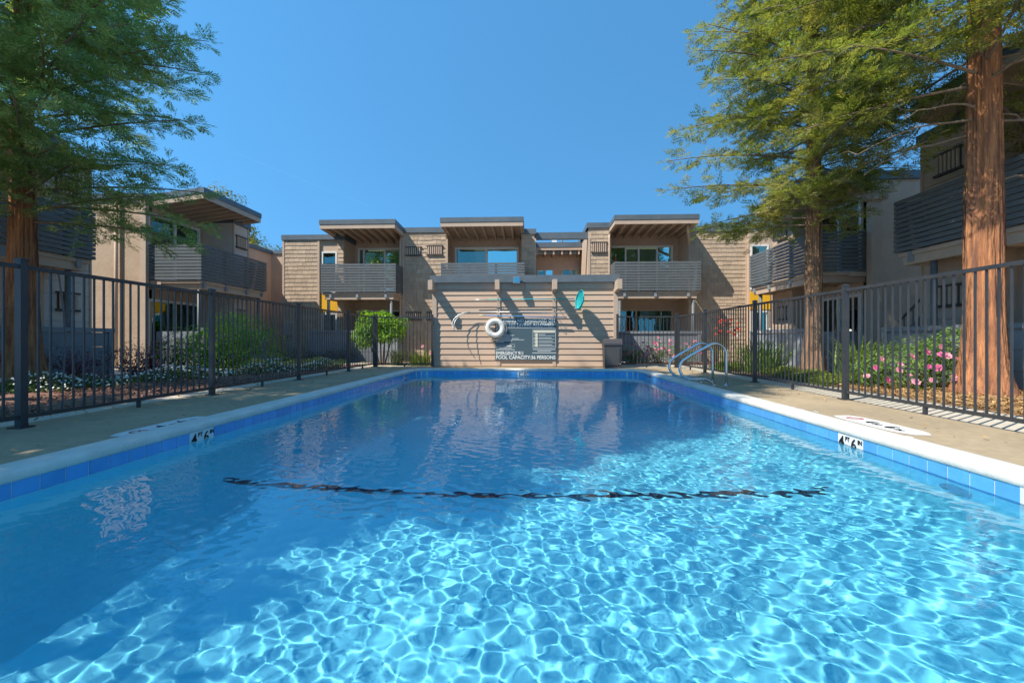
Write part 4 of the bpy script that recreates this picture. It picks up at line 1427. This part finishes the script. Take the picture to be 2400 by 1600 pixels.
def redwood(label, x, y, H, r, zb, prof, nbr, leafm, seed, zdetail=8.5, barkm=None, twin=0.0, flare=0.5, lean=(0, 0), zpow=1.0, droop=0.26, group='redwood trees around the pool',
            dens=1.0, keep=None, spr=0.27, bare=()):
    rg = np.random.default_rng(seed)
    t = root('redwood_tree', (x, y, 0), label, 'tree', group)
    V, F_ = trunk_mesh(x, y, H, r, rg, flare=flare, twin=twin, lean=lean)
    o = new_obj('trunk', npmesh('trunk', V, F_, barkm or BARK, True, LOC[t.name]), t)
    LOC[o.name] = LOC[t.name]
    br = MB()
    P1, D1, L1, P2, D2, L2 = [], [], [], [], [], []
    for i in range(nbr):
        z = zb + (H - zb) * ((i + rg.uniform(0, 1)) / nbr) ** zpow
        az = i * 2.39996 + rg.normal(0, 0.35)
        Lb = float(np.interp(z, prof[0], prof[1])) * rg.uniform(0.72, 1.12)
        kf = float(keep(z, az)) if keep else 1.0
        if kf <= 0:
            continue
        Lb *= kf
        hid = z > zdetail
        rad = np.array([math.cos(az), math.sin(az), 0])
        tan = np.array([-rad[1], rad[0], 0])
        rise = float(np.interp(z / H, [0, 0.3, 1], [0.02, 0.12, 0.5])) + rg.normal(0, 0.06)
        bend = rg.normal(0, 0.10)
        r0 = r * max(0.1, 1 - 0.8 * z / H)
        ts = np.linspace(0, 1, 9)
        base = np.array([x + lean[0] * z, y + lean[1] * z, z])
        pts = base + rad * (r0 * 0.6 + Lb * ts)[:, None] + tan * (bend * Lb * ts ** 2)[:, None] + np.array([0, 0, 1]) * (Lb * (rise * ts - droop * ts ** 2 * 0.55))[:, None]
        rb = 0.008 + 0.006 * Lb
        br.tube(pts.tolist(), [rb * (1 - 0.85 * q) + 0.003 for q in ts], 5 if not hid else 3, cap=False)
        step = (0.15 if not hid else 0.42) / dens
        s = 0.16 * Lb + rg.uniform(0, 0.2)
        side = 1
        while s < Lb:
            q = s / Lb
            j = min(7, int(q * 8))
            f = q * 8 - j
            p = pts[j] * (1 - f) + pts[j + 1] * f
            dloc = unit(pts[j + 1] - pts[j])
            sd = unit(np.cross(dloc, np.array([0, 0, 1.0]))) * side
            side = -side
            dirb = unit(dloc * rg.uniform(0.35, 0.8) + sd + np.array([0, 0, rg.normal(-0.12, 0.32)]))
            lb = (0.22 + 0.75 * (1 - q) * min(1, 0.35 + q * 2)) * rg.uniform(0.6, 1.2) * min(1.0, Lb / 2.2 + 0.25)
            u = 0.05
            sst = (0.125 if not hid else 0.34) / dens
            ss = 1
            while u < lb:
                pp = p + dirb * u + np.array([0, 0, -0.28 * u * u])
                sdd = unit(np.cross(dirb, np.array([0, 0, 1.0]))) * ss
                ss = -ss
                dd = unit(dirb * 0.8 + sdd * rg.uniform(0.4, 1.0) + np.array([0, 0, rg.normal(0.06, 0.45)]))
                ll = spr * rg.uniform(0.65, 1.25)
                if hid:
                    P2.append(pp); D2.append(dd); L2.append(ll * 2.6)
                else:
                    P1.append(pp); D1.append(dd); L1.append(ll)
                u += sst * rg.uniform(0.7, 1.3)
            if hid:
                P2.append(p + dirb * lb); D2.append(dirb); L2.append(spr * 2)
            else:
                P1.append(p + dirb * lb); D1.append(dirb); L1.append(spr * rg.uniform(0.8, 1.2))
            s += step * rg.uniform(0.6, 1.4)
        if hid:
            P2.append(pts[-1]); D2.append(pts[-1] - pts[-2]); L2.append(spr * 2)
        else:
            P1.append(pts[-1]); D1.append(pts[-1] - pts[-2]); L1.append(spr * 1.3)
    for (z, az, Lb) in bare:
        base = np.array([x + lean[0] * z, y + lean[1] * z, z])
        rad = np.array([math.cos(az), math.sin(az), 0])
        q = [base + rad * (r * 0.5 + Lb * tt) + np.array([0, 0, 0.12 * Lb * tt - 0.35 * Lb * tt * tt]) + rg.normal(0, 0.02, 3) for tt in np.linspace(0, 1, 7)]
        br.tube([tuple(v) for v in q], [0.016 * (1 - 0.8 * tt) + 0.003 for tt in np.linspace(0, 1, 7)], 5, cap=False)
        for tt in (3, 4, 5, 6):
            d = rad * 0.5 + rg.normal(0, 0.5, 3)
            e = q[tt] + d * 0.35
            br.tube([tuple(q[tt]), tuple((q[tt] + e) / 2 + rg.normal(0, 0.02, 3)), tuple(e)], [0.006, 0.004, 0.002], 4, cap=False)
    part('branches', br, BARKG, t, True)
    Vs = []
    if P1:
        Vs.append(sprigs(np.array(P1), np.array(D1), np.array(L1), rg, K=8))
    if P2:
        Vs.append(sprigs(np.array(P2), np.array(D2), np.array(L2), rg, K=4, w=0.2, leaf=0.5))
    V = np.concatenate(Vs)
    o = new_obj('crown', npmesh('crown', V, quads(len(V)), leafm, False, LOC[t.name]), t)
    LOC[o.name] = LOC[t.name]
    print('redwood', label[:30], 'sprigs', len(P1), len(P2), 'quads', len(V) // 4)
    return t


redwood('blue-green redwood with drooping feathery branches beyond the left fence', -9.05, 7.55, 10.2, 0.30, 2.9, ([2.5, 4.0, 7, 8.4, 9.4, 10.2], [2.3, 3.05, 2.7, 1.4, 0.6, 0.15]), 190, F_RED1, 21, zdetail=7.4, zpow=1.05, dens=1.75, spr=0.195,
        keep=lambda z, az: (math.cos(az) > -0.15 and math.sin(az) < 0.62) or (z > 5.2 and int(az * 10) % 2 == 0))
redwood('olive-green redwood in the middle of the right garden bed, crown full to low down', 6.27, 10.2, 15, 0.235, 3.3, ([3.2, 4.2, 5.0, 7, 10, 15], [1.6, 2.45, 2.75, 2.45, 1.7, 0.3]), 215, F_RED2, 22, barkm=BARKM, zdetail=9.2, zpow=1.05, dens=1.70, spr=0.195,
        keep=lambda z, az: (1.15 if z < 4.9 else 0.82 if z < 5.9 else 1.0) if math.cos(az) < 0.1 else (0.45 if z < 4.2 else 0.6 if z < 6.5 else 0.9))
redwood('thick orange-barked redwood trunk at the right edge in front of a slat balcony', 6.55, 6.75, 15, 0.305, 4.45, ([4.4, 5.5, 7, 11, 15], [2.3, 2.6, 2.2, 1.4, 0.3]), 150, F_RED2, 23, zdetail=7.4, zpow=1.15, twin=0.05, flare=0.5, dens=1.6, spr=0.20,
        bare=((4.1, 0.2, 1.1), (3.9, -0.3, 1.3), (3.65, 0.6, 1.0), (4.0, 2.9, 1.4), (3.8, 2.5, 1.2), (4.15, 3.4, 1.3), (3.1, -0.2, 1.2)))
redwood('tall redwood on the left outside the picture that shades the pool', -9.5, -0.05, 21.5, 0.32, 3.0, ([3, 7.5, 9.5, 11, 18, 21.5], [2.5, 2.3, 1.8, 1.5, 1.35, 0.6]), 220, F_RED1, 24, zdetail=0.0)
redwood('second tall redwood on the left outside the picture, bare-trunked, shading the deep end', -12.6, 1.4, 22.5, 0.28, 13.5, ([13.5, 15, 20, 22.5], [1.7, 1.75, 1.5, 0.4]), 120, F_RED1, 25, zdetail=0.0)


def leaf_cloud(centers, radii, n, size, rg, aspect=0.45, shell=0.55, lump=0.22, upbias=0.5, zmin=0.02):
    """leaf-sized rhombs through one or more lumpy ellipsoids"""
    Vs = []
    for c, rad, m in zip(centers, radii, n):
        d = unit(rg.normal(0, 1, (m, 3)))
        lum = np.ones(m)
        for i in range(6):
            k = unit(rg.normal(0, 1, 3))
            lum += lump * np.sin(d @ k * rg.uniform(3, 7) + rg.uniform(0, 6.28)) / 2
        q = (rg.uniform(0, 1, m) ** (1 / 3)) * (1 - shell) + shell * rg.uniform(0.75, 1.03, m)
        p = np.array(c) + d * np.array(rad) * (lum * q)[:, None]
        p[:, 2] = np.maximum(p[:, 2], zmin + rg.uniform(0, 0.05, m))
        nrm = unit(d + np.array([0, 0, upbias]) + rg.normal(0, 0.55, (m, 3)))
        t = unit(np.cross(nrm, rg.normal(0, 1, (m, 3))))
        b = np.cross(nrm, t)
        L = size * rg.uniform(0.6, 1.3, m)
        A = p - t * (L / 2)[:, None]
        B = p + b * (L * aspect / 2)[:, None] + nrm * (L * 0.06)[:, None]
        Cc = p + t * (L / 2)[:, None] - nrm * (L * 0.08)[:, None]
        Dd = p - b * (L * aspect / 2)[:, None] + nrm * (L * 0.06)[:, None]
        Vs.append(np.stack([A, B, Cc, Dd], 1).reshape(-1, 3))
    return np.concatenate(Vs)


def stems(base, tips, r=0.012):
    mb = MB()
    for b, t in zip(base, tips):
        b, t = Vector(b), Vector(t)
        m = (b + t) / 2 + Vector((rnd.uniform(-0.05, 0.05), rnd.uniform(-0.05, 0.05), 0.03))
        mb.tube([b, m, t], [r, r * 0.8, r * 0.4], 6, cap=False)
    return mb


def put(name, V, m, parent, kind=None):
    o = new_obj(name, npmesh(name, V, quads(len(V)), m, False, LOC[parent.name]), parent)
    LOC[o.name] = LOC[parent.name]
    if kind:
        o['kind'] = kind
    return o


def shrub(label, loc, centers, radii, n, size, m, seed, cat='shrub', name='shrub', group=None, ns=7, **kw):
    rg = np.random.default_rng(seed)
    t = root(name, (*loc, 0), label, cat, group)
    put('foliage', leaf_cloud(centers, radii, n, size, rg, **kw), m, t)
    tips = []
    for k in range(ns):
        c, rad = centers[k % len(centers)], radii[k % len(centers)]
        tips.append((c[0] + rg.uniform(-0.5, 0.5) * rad[0], c[1] + rg.uniform(-0.5, 0.5) * rad[1], c[2] + rg.uniform(-0.2, 0.5) * rad[2]))
    part('stem', stems([(loc[0] + rg.uniform(-0.12, 0.12), loc[1] + rg.uniform(-0.12, 0.12), 0) for _ in tips], tips), BARKS, t)
    return t


def flower_mesh(name, m, r, petals=7):
    mb = MB()
    for lay, (rr_, tilt) in enumerate(((r, 0.25), (r * 0.62, 0.8))):
        for k in range(petals):
            a = 2 * math.pi * k / petals + lay * 0.4
            u = Vector((math.cos(a), math.sin(a), 0))
            v = Vector((-u.y, u.x, 0))
            tip = u * rr_ * math.cos(tilt) + Vector((0, 0, rr_ * math.sin(tilt)))
            mid = tip * 0.6
            mb.add([(0, 0, 0), tuple(mid + v * rr_ * 0.38), tuple(tip), tuple(mid - v * rr_ * 0.38)], [(0, 1, 2, 3)])
    return mb.mesh(name, m)


FL_P = flower_mesh('flower', PETALP, 0.058)
FL_M = flower_mesh('flower', PETALM, 0.056)
FL_R = flower_mesh('flower', PETALR, 0.045)
FL_W = flower_mesh('flower', PETALW, 0.040)


def flowers(parent, pts, meshes, seed=1, face=(0, -0.8, 0.5)):
    r = random.Random(seed)
    for p in pts:
        o = new_obj('flower', r.choice(meshes), parent, Vector(p) - LOC[parent.name])
        d = (Vector(face) + Vector((r.uniform(-.6, .6), r.uniform(-.4, .4), r.uniform(-.3, .6)))).normalized()
        o.rotation_euler = d.to_track_quat('Z', 'Y').to_euler()
        s = r.uniform(0.75, 1.25)
        o.scale = (s, s, s)


def blades(loc, n, h, w, rg, spread=0.7, base=0.12, seg=5):
    """arching strap leaves"""
    Vs = []
    for i in range(n):
        az = rg.uniform(0, 6.283)
        d = np.array([math.cos(az), math.sin(az), 0])
        s = np.array([-d[1], d[0], 0])
        hh = h * rg.uniform(0.6, 1.1)
        out_ = spread * h * rg.uniform(0.15, 1.0)
        b = np.array([loc[0], loc[1], 0]) + d * base * rg.uniform(0, 1) + s * rg.normal(0, base * 0.5)
        prev = None
        for k in range(seg + 1):
            t = k / seg
            p = b + d * out_ * t ** 1.7 + np.array([0, 0, hh * (1.25 * t - 0.42 * t ** 2.6)])
            ww = w * (1 - t ** 2.2) * 0.5 + 0.0008
            cur = (p - s * ww, p + s * ww)
            if prev:
                Vs.append([prev[0], prev[1], cur[1], cur[0]])
            prev = cur
    return np.array(Vs).reshape(-1, 3)


def clump(label, loc, n, h, w, m, seed, cat='plant', name='strap_leaf_plant', spread=0.7, group=None, base=0.14):
    rg = np.random.default_rng(seed)
    t = root(name, (*loc, 0), label, cat, group)
    put('leaves', blades(loc, n, h, w, rg, spread, base), m, t)
    return t


# ---- left garden
shrub('large bright green shrub behind the left fence', (-7.35, 10.5), [(-7.45, 10.4, 0.62), (-6.75, 10.7, 0.50), (-7.9, 10.2, 0.55), (-7.2, 10.6, 0.95)],
      [(1.0, 0.85, 0.70), (0.75, 0.65, 0.58), (0.7, 0.65, 0.58), (0.7, 0.6, 0.55)], [3400, 1500, 1400, 1700], 0.075, F_BRIGHT, 31, ns=16, upbias=0.8)
for i, (x, y, h, n, lab) in enumerate(((-9.15, 8.45, 0.62, 700, 'low wine-purple shrub nearest the left redwood trunk'), (-8.75, 9.35, 0.72, 1100, 'wine-purple shrub before the slate patio corner'),
                                       (-8.55, 10.1, 0.92, 1500, 'tallest wine-purple shrub, next to the bright green shrub'))):
    shrub(lab, (x, y), [(x, y, h * 0.55), (x + 0.25, y + 0.1, h * 0.4)], [(0.5, 0.45, h * 0.5), (0.4, 0.4, h * 0.4)], [n, n // 2], 0.05, F_PURPLE, 40 + i, group='purple shrubs in the left bed', ns=9, shell=0.3)


def strip_cover(label_name, poly, width, n, h, m, seed, size=0.045, flower=None, nf=0, fsize=0.03, lumps=14):
    rg = np.random.default_rng(seed)
    poly = np.array(poly)
    seg = np.linalg.norm(np.diff(poly, axis=0), axis=1)
    cum = np.concatenate([[0], np.cumsum(seg)])

    def pts(k):
        s = rg.uniform(0, cum[-1], k)
        x = np.interp(s, cum, poly[:, 0])
        y = np.interp(s, cum, poly[:, 1])
        j = np.clip(np.searchsorted(cum, s) - 1, 0, len(seg) - 1)
        d = (poly[j + 1] - poly[j]) / seg[j][:, None]
        o = rg.uniform(-1, 1, k)
        x = x + d[:, 1] * o * width / 2
        y = y - d[:, 0] * o * width / 2
        hh = h * (1 - o ** 2 * 0.75) * (0.72 + 0.28 * np.sin(s * 3.1 + 2 * o) + 0.12 * np.sin(s * 7.7 - 3 * o))
        return x, y, np.maximum(hh, 0.03)
    x, y, hh = pts(n)
    p = np.stack([x, y, hh * rg.uniform(0.35, 1.0, n)], -1)
    nrm = unit(np.array([0, 0, 0.9]) + rg.normal(0, 0.6, (n, 3)))
    t = unit(np.cross(nrm, rg.normal(0, 1, (n, 3))))
    b = np.cross(nrm, t)
    L = size * rg.uniform(0.6, 1.3, n)
    V = np.stack([p - t * L[:, None] / 2, p + b * L[:, None] * 0.22, p + t * L[:, None] / 2, p - b * L[:, None] * 0.22], 1).reshape(-1, 3)
    o = new_obj(label_name, npmesh(label_name, V, quads(len(V)), m))
    LOC[o.name] = Vector((0, 0, 0))
    o['kind'] = 'stuff'
    if flower:
        x, y, hh = pts(nf)
        p = np.stack([x, y, hh * rg.uniform(0.92, 1.12, nf) + 0.01], -1)
        nrm = unit(np.array([0.2, -0.5, 0.8]) + rg.normal(0, 0.35, (nf, 3)))
        t = unit(np.cross(nrm, rg.normal(0, 1, (nf, 3))))
        b = np.cross(nrm, t)
        L = fsize * rg.uniform(0.7, 1.3, nf)
        V = np.stack([p - t * L[:, None], p + b * L[:, None], p + t * L[:, None], p - b * L[:, None]], 1).reshape(-1, 3)
        o2 = new_obj(label_name + '_flowers', npmesh(label_name + '_flowers', V, quads(len(V)), flower), o)
        o2['kind'] = 'stuff'
    return o


strip_cover('white_flower_border', [(-8.6, 4.2), (-7.75, 6.3), (-7.15, 8.1), (-6.8, 9.2), (-6.2, 10.7), (-5.75, 12.4)], 0.95, 15000, 0.27, F_COVER, 51, flower=PETALW, nf=1700, fsize=0.018)
strip_cover('leafy_ground_cover', [(-9.0, 12.6), (-7.4, 13.0), (-5.7, 13.4)], 1.2, 7000, 0.28, F_COVER, 52)
strip_cover('dark_hedge', [(-9.3, 16.05), (-6.4, 16.1)], 0.5, 5000, 0.62, F_DARK, 53)
rg_ = np.random.default_rng(61)
tc_ = root('multi_stem_tree', (-4.9, 14.2, 0), 'rounded bright green small tree on several stems, at the left back corner of the fence', 'tree')
put('crown', leaf_cloud([(-5.05, 14.2, 1.12), (-4.5, 14.3, 1.15), (-5.4, 14.2, 0.92), (-4.85, 14.1, 1.42)], [(0.7, 0.6, 0.52), (0.55, 0.5, 0.45), (0.45, 0.5, 0.42), (0.5, 0.45, 0.32)], [2300, 1500, 1100, 1000], 0.085, rg_, upbias=0.7), F_BRIGHT, tc_)
part('trunk', stems([(-4.85 + 0.06 * k, 14.2, 0) for k in range(-2, 3)], [(-4.9 + 0.22 * k, 14.2, 1.05) for k in range(-2, 3)], 0.028), BARKS, tc_)
clump('grey-green sword-leaf clump beside the small green tree', (-4.28, 13.95), 90, 0.62, 0.028, F_FLAX, 62, spread=0.65)
cl = clump('yellow-green upright perennials with a pink flower, against the shed corner', (-3.48, 13.95), 130, 0.55, 0.022, F_LIME, 63, name='perennial_plant', spread=0.45, base=0.32)
flowers(cl, [(-3.08, 13.7, 0.46), (-3.12, 13.7, 0.38), (-3.4, 13.8, 0.6)], [FL_P])
ub = root('utility_box', (-9.62, FY - 0.12, 1.1), 'grey utility box mounted on the left shingled wall', 'box')
part('case', MB().box(-9.78, -9.52, FY - 0.20, FY - 0.03, 0.98, 1.42), GREYMET, ub)
part('conduit', MB().tube([(-9.65, FY - 0.10, 0.0), (-9.65, FY - 0.10, 0.98)], 0.025, 8), GREYMET, ub, True)

# ---- right garden
a1 = clump('broad green strap-leaf clump with white flower heads by the right fence', (5.75, 11.3), 190, 0.95, 0.03, F_GRASS, 71, spread=0.75, base=0.45)
flowers(a1, [(5.3, 11.0, 1.02), (5.55, 11.1, 0.98), (6.1, 11.1, 1.0), (5.75, 11.0, 1.06), (5.05, 11.2, 0.9)], [FL_W], 3)
a2 = clump('tall green strap-leaf clump behind the pink roses', (6.35, 8.9), 130, 1.0, 0.032, F_GRASS, 72, spread=0.6, base=0.28)
flowers(a2, [(5.95, 8.6, 0.98)], [FL_W], 4)
a3 = clump('green stalks topped with red flowers beyond the strap-leaf clump', (5.35, 12.3), 40, 1.0, 0.016, F_GRASS, 73, name='red_flower_plant', spread=0.3, base=0.3)
rf_ = random.Random(5)
flowers(a3, [(5.35 + rf_.uniform(-0.32, 0.32), 12.3 + rf_.uniform(-0.2, 0.2), rf_.uniform(0.95, 1.45)) for _ in range(26)], [FL_R], 6)
part('flower_stalk', stems([(5.35 + 0.1 * k, 12.3, 0) for k in range(-2, 3)], [(5.35 + 0.13 * k, 12.3, 1.3 + 0.05 * k) for k in range(-2, 3)], 0.008), F_GRASS, a3)
strip_cover('lime_ground_cover', [(5.55, 7.9), (5.7, 8.8), (5.95, 9.9), (5.9, 10.9)], 1.0, 12000, 0.20, F_LIME, 74, size=0.05)
strip_cover('green_border', [(5.35, 11.6), (5.4, 12.9)], 0.8, 4000, 0.22, F_LIME, 75, size=0.05)
rb = shrub('wide rose bush with pink flowers beside the thick redwood trunk', (6.35, 7.55), [(6.0, 7.45, 0.40), (6.75, 7.5, 0.48), (6.4, 7.8, 0.45), (7.2, 7.7, 0.55), (5.62, 7.75, 0.32)],
           [(0.62, 0.5, 0.40), (0.6, 0.5, 0.46), (0.6, 0.5, 0.42), (0.5, 0.45, 0.45), (0.4, 0.4, 0.3)], [2000, 2100, 1500, 1500, 900], 0.05, F_ROSE, 76, cat='rose bush', name='rose_bush', ns=14)
rf_ = random.Random(8)
flowers(rb, [(5.66, 7.1, 0.42), (5.60, 7.05, 0.34), (5.95, 6.98, 0.62), (6.0, 7.0, 0.40), (6.17, 6.98, 0.58), (6.22, 6.95, 0.56), (6.35, 6.95, 0.52), (6.25, 6.9, 0.30), (6.28, 6.9, 0.24), (6.13, 7.0, 0.38), (6.02, 6.98, 0.20),
             (6.55, 6.98, 0.74), (6.52, 7.0, 0.66), (6.62, 6.95, 0.45), (6.80, 6.98, 0.30), (6.95, 7.0, 0.54), (6.9, 6.95, 0.2), (6.72, 6.95, 0.22), (5.8, 7.1, 0.26), (5.45, 7.3, 0.36), (5.5, 7.25, 0.5), (5.38, 7.4, 0.22), (5.55, 7.2, 0.18), (5.75, 7.0, 0.55), (5.85, 7.05, 0.16), (6.45, 6.95, 0.16), (6.1, 6.92, 0.7), (6.85, 6.97, 0.72), (7.0, 7.1, 0.85)], [FL_P, FL_P, FL_M], 9)
for i, (x, lab) in enumerate(((3.35, 'pink rose bush next to the litter bin, behind the short right fence'), (4.15, 'taller pink rose bush in the middle behind the short right fence'), (4.95, 'pink rose bush behind the fence corner post and grab rails'))):
    hgt = (0.62, 0.80, 0.72)[i]
    b_ = shrub(lab, (x, 14.95), [(x - 0.15, 14.95, hgt * 0.5), (x + 0.2, 15.0, hgt * 0.45)], [(0.42, 0.35, hgt * 0.5), (0.36, 0.32, hgt * 0.45)], [650, 500], 0.055, F_ROSE, 80 + i, cat='rose bush', name='rose_bush', group='pink rose bushes before the far patio', ns=12, shell=0.15)
    flowers(b_, [(x + rf_.uniform(-0.5, 0.5), 14.7 + rf_.uniform(-0.15, 0.2), rf_.uniform(0.2, hgt + 0.08)) for _ in range(22)], [FL_P, FL_P, FL_M], 10 + i)

# ---- loose chips and litter on the beds
def chips(name, boxes, n, m, seed, size=0.05):
    rg = np.random.default_rng(seed)
    Vs = []
    for (x0, x1, y0, y1), k in zip(boxes, n):
        c = np.stack([rg.uniform(x0, x1, k), rg.uniform(y0, y1, k), rg.uniform(0.0, 0.05, k)], -1)
        nrm = unit(np.array([0, 0, 1.0]) + rg.normal(0, 0.35, (k, 3)))
        t = unit(np.cross(nrm, rg.normal(0, 1, (k, 3))))
        b = np.cross(nrm, t)
        L = (size * rg.uniform(0.5, 1.6, k))[:, None]
        W = (size * 0.28 * rg.uniform(0.6, 1.5, k))[:, None]
        Vs.append(np.stack([c - t * L / 2 - b * W / 2, c + t * L / 2 - b * W / 2, c + t * L / 2 + b * W / 2, c - t * L / 2 + b * W / 2], 1).reshape(-1, 3))
    V = np.concatenate(Vs)
    o = new_obj(name, npmesh(name, V, quads(len(V)), m))
    o['kind'] = 'stuff'
    return o


chips('wood_chips', [(5.28, 8.4, 4.0, 8.0)], [14000], CHIP, 91, 0.05)
chips('bark_chips', [(-7.6, -5.26, 2.0, 12.5), (2.65, 6.2, 14.75, 15.6)], [14000, 3000], CHIPR, 92, 0.045)
chips('dry_leaf_litter', [(-7.2, -5.3, 2.2, 4.4), (-5.22, -4.9, 2, 12)], [1500, 250], CHIP, 93, 0.045)


# ---- trees beyond the roofs
def round_tree(label, x, y, cz, rad, n, size, m, seed, group=None):
    rg = np.random.default_rng(seed)
    t = root('broadleaf_tree', (x, y, 0), label, 'tree', group)
    cs, rs, ns_ = [], [], []
    for i in range(9):
        d = unit(rg.normal(0, 1, 3))
        cs.append((x + d[0] * rad * 0.6, y + d[1] * rad * 0.6, cz + d[2] * rad * 0.6))
        q = rad * rg.uniform(0.35, 0.55)
        rs.append((q, q, q * 0.85))
        ns_.append(n // 9)
    put('crown', leaf_cloud(cs, rs, ns_, size, rg, shell=0.3), m, t)
    part('trunk', MB().tube([(x, y, 0), (x + 0.1, y, cz * 0.5), (x, y, cz)], [0.22, 0.16, 0.08], 10), BARKS, t, True)
    return t


round_tree('yellowing broadleaf tree behind the left building roof, upper part showing', -17.2, 24.0, 7.0, 2.6, 9000, 0.16, F_YEL, 101)
round_tree('smaller yellow-green tree between the left building and the far building', -14.6, 23.5, 5.0, 1.5, 5000, 0.14, F_YEL, 102)
round_tree('small dark treetop seen over the link roof of the far building', 4.6, 34.0, 7.0, 1.6, 3000, 0.16, F_DARK, 103)
# small things on the far balconies
pb = root('potted_plant', (-5.95, 16.75, 2.6), 'yellow-green potted plant on the left balcony of the far building', 'plant')
part('pot', MB().tube([(-5.95, 16.75, 2.6), (-5.95, 16.75, 3.3)], [0.16, 0.2], 14), BARKS, pb, True)
put('leaves', leaf_cloud([(-5.95, 16.75, 3.6)], [(0.22, 0.2, 0.2)], [260], 0.09, np.random.default_rng(5)), F_LIME, pb)
um_ = root('closed_parasol', (3.30, 17.6, 2.6), 'red closed parasol on the right balcony of the far building', 'parasol')
part('pole', MB().tube([(3.3, 17.6, 2.6), (3.3, 17.6, 4.15)], 0.015, 8), WHITEP, um_, True)
part('cover', MB().tube([(3.3, 17.6, 3.0), (3.3, 17.6, 3.5), (3.3, 17.6, 4.1)], [0.09, 0.07, 0.01], 10), PETALR, um_, True)

# trees standing behind the photographer; the far windows mirror them
round_tree('broad dark tree behind the photographer, mirrored in the far windows', -7.5, -16.0, 5.5, 3.4, 5000, 0.28, F_DARK, 104)
round_tree('second dark tree behind the photographer, farther to the right', 4.0, -19.0, 5.0, 3.0, 4000, 0.28, F_DARK, 105)
# thin old contrail high above the far roofs
ct = MB().tube([(-9638, 14000, 6057), (-7467, 14000, 5181), (-5144, 14000, 4247)], [13, 15, 20], 10, cap=False)
cm_ = bpy.data.materials.new('thin_contrail_vapour')
cm_.use_nodes = True
_n = cm_.node_tree
_n.nodes.clear()
_o = _n.nodes.new('ShaderNodeOutputMaterial')
_m = _n.nodes.new('ShaderNodeMixShader')
_m.inputs[0].default_value = 0.05
_t = _n.nodes.new('ShaderNodeBsdfTransparent')
_d = _n.nodes.new('ShaderNodeBsdfTranslucent')
_d.inputs[0].default_value = (0.9, 0.9, 0.9, 1)
_n.links.new(_t.outputs[0], _m.inputs[1])
_n.links.new(_d.outputs[0], _m.inputs[2])
_n.links.new(_m.outputs[0], _o.inputs[0])
co_ = new_obj('contrail', ct.mesh('contrail', cm_, (0, 0, 0), True))
co_['kind'] = 'stuff'

sp = MB()
r_ = random.Random(17)
for side, n in ((1, 70), (-1, 40)):
    for k in range(n):
        y = r_.uniform(1.5, 11.3)
        x = (PX1 + 0.26 + abs(r_.gauss(0, 0.05))) if side > 0 else (PX0 - 0.26 - abs(r_.gauss(0, 0.05)))
        a, b = r_.uniform(0.01, 0.10), r_.uniform(0.006, 0.022)
        m = 7
        sp.add([(x + b * math.cos(6.283 * i / m) * r_.uniform(0.6, 1.2), y + a * math.sin(6.283 * i / m) * r_.uniform(0.6, 1.2), 0.0035) for i in range(m)], [tuple(range(m))])
spo = part('paint_spatter', sp, WPAINT, deck, kind='stuff')
chips('fallen_leaves', [(-4.6, -3.4, 1.5, 12.5), (3.1, 4.2, 3, 12), (-4.0, 4.0, 12.3, 13.0)], [130, 70, 60], CHIP, 94, 0.035)

cr = MB()
r_ = random.Random(23)
for pts in ([(-4.45, 4.25), (-4.15, 4.75), (-3.85, 5.2), (-3.55, 5.75)], [(3.25, 6.9), (3.6, 6.75), (3.95, 6.8), (4.2, 6.7)], [(-4.8, 8.2), (-4.3, 8.15), (-3.8, 8.25), (-3.35, 8.2)]):
    q = []
    for i in range(len(pts) - 1):
        for k in range(5):
            t = k / 5
            q.append((pts[i][0] * (1 - t) + pts[i + 1][0] * t + r_.uniform(-0.015, 0.015), pts[i][1] * (1 - t) + pts[i + 1][1] * t + r_.uniform(-0.015, 0.015)))
    for a, b in zip(q[:-1], q[1:]):
        d = Vector((b[0] - a[0], b[1] - a[1], 0)).normalized()
        w = Vector((-d.y, d.x, 0)) * 0.003
        cr.add([(a[0] - w.x, a[1] - w.y, 0.003), (b[0] - w.x, b[1] - w.y, 0.003), (b[0] + w.x, b[1] + w.y, 0.003), (a[0] + w.x, a[1] + w.y, 0.003)], [(0, 1, 2, 3)])
part('crack', cr, mat('dark_crack_dirt', (0.07, 0.06, 0.05), 0.95), deck, kind='stuff')
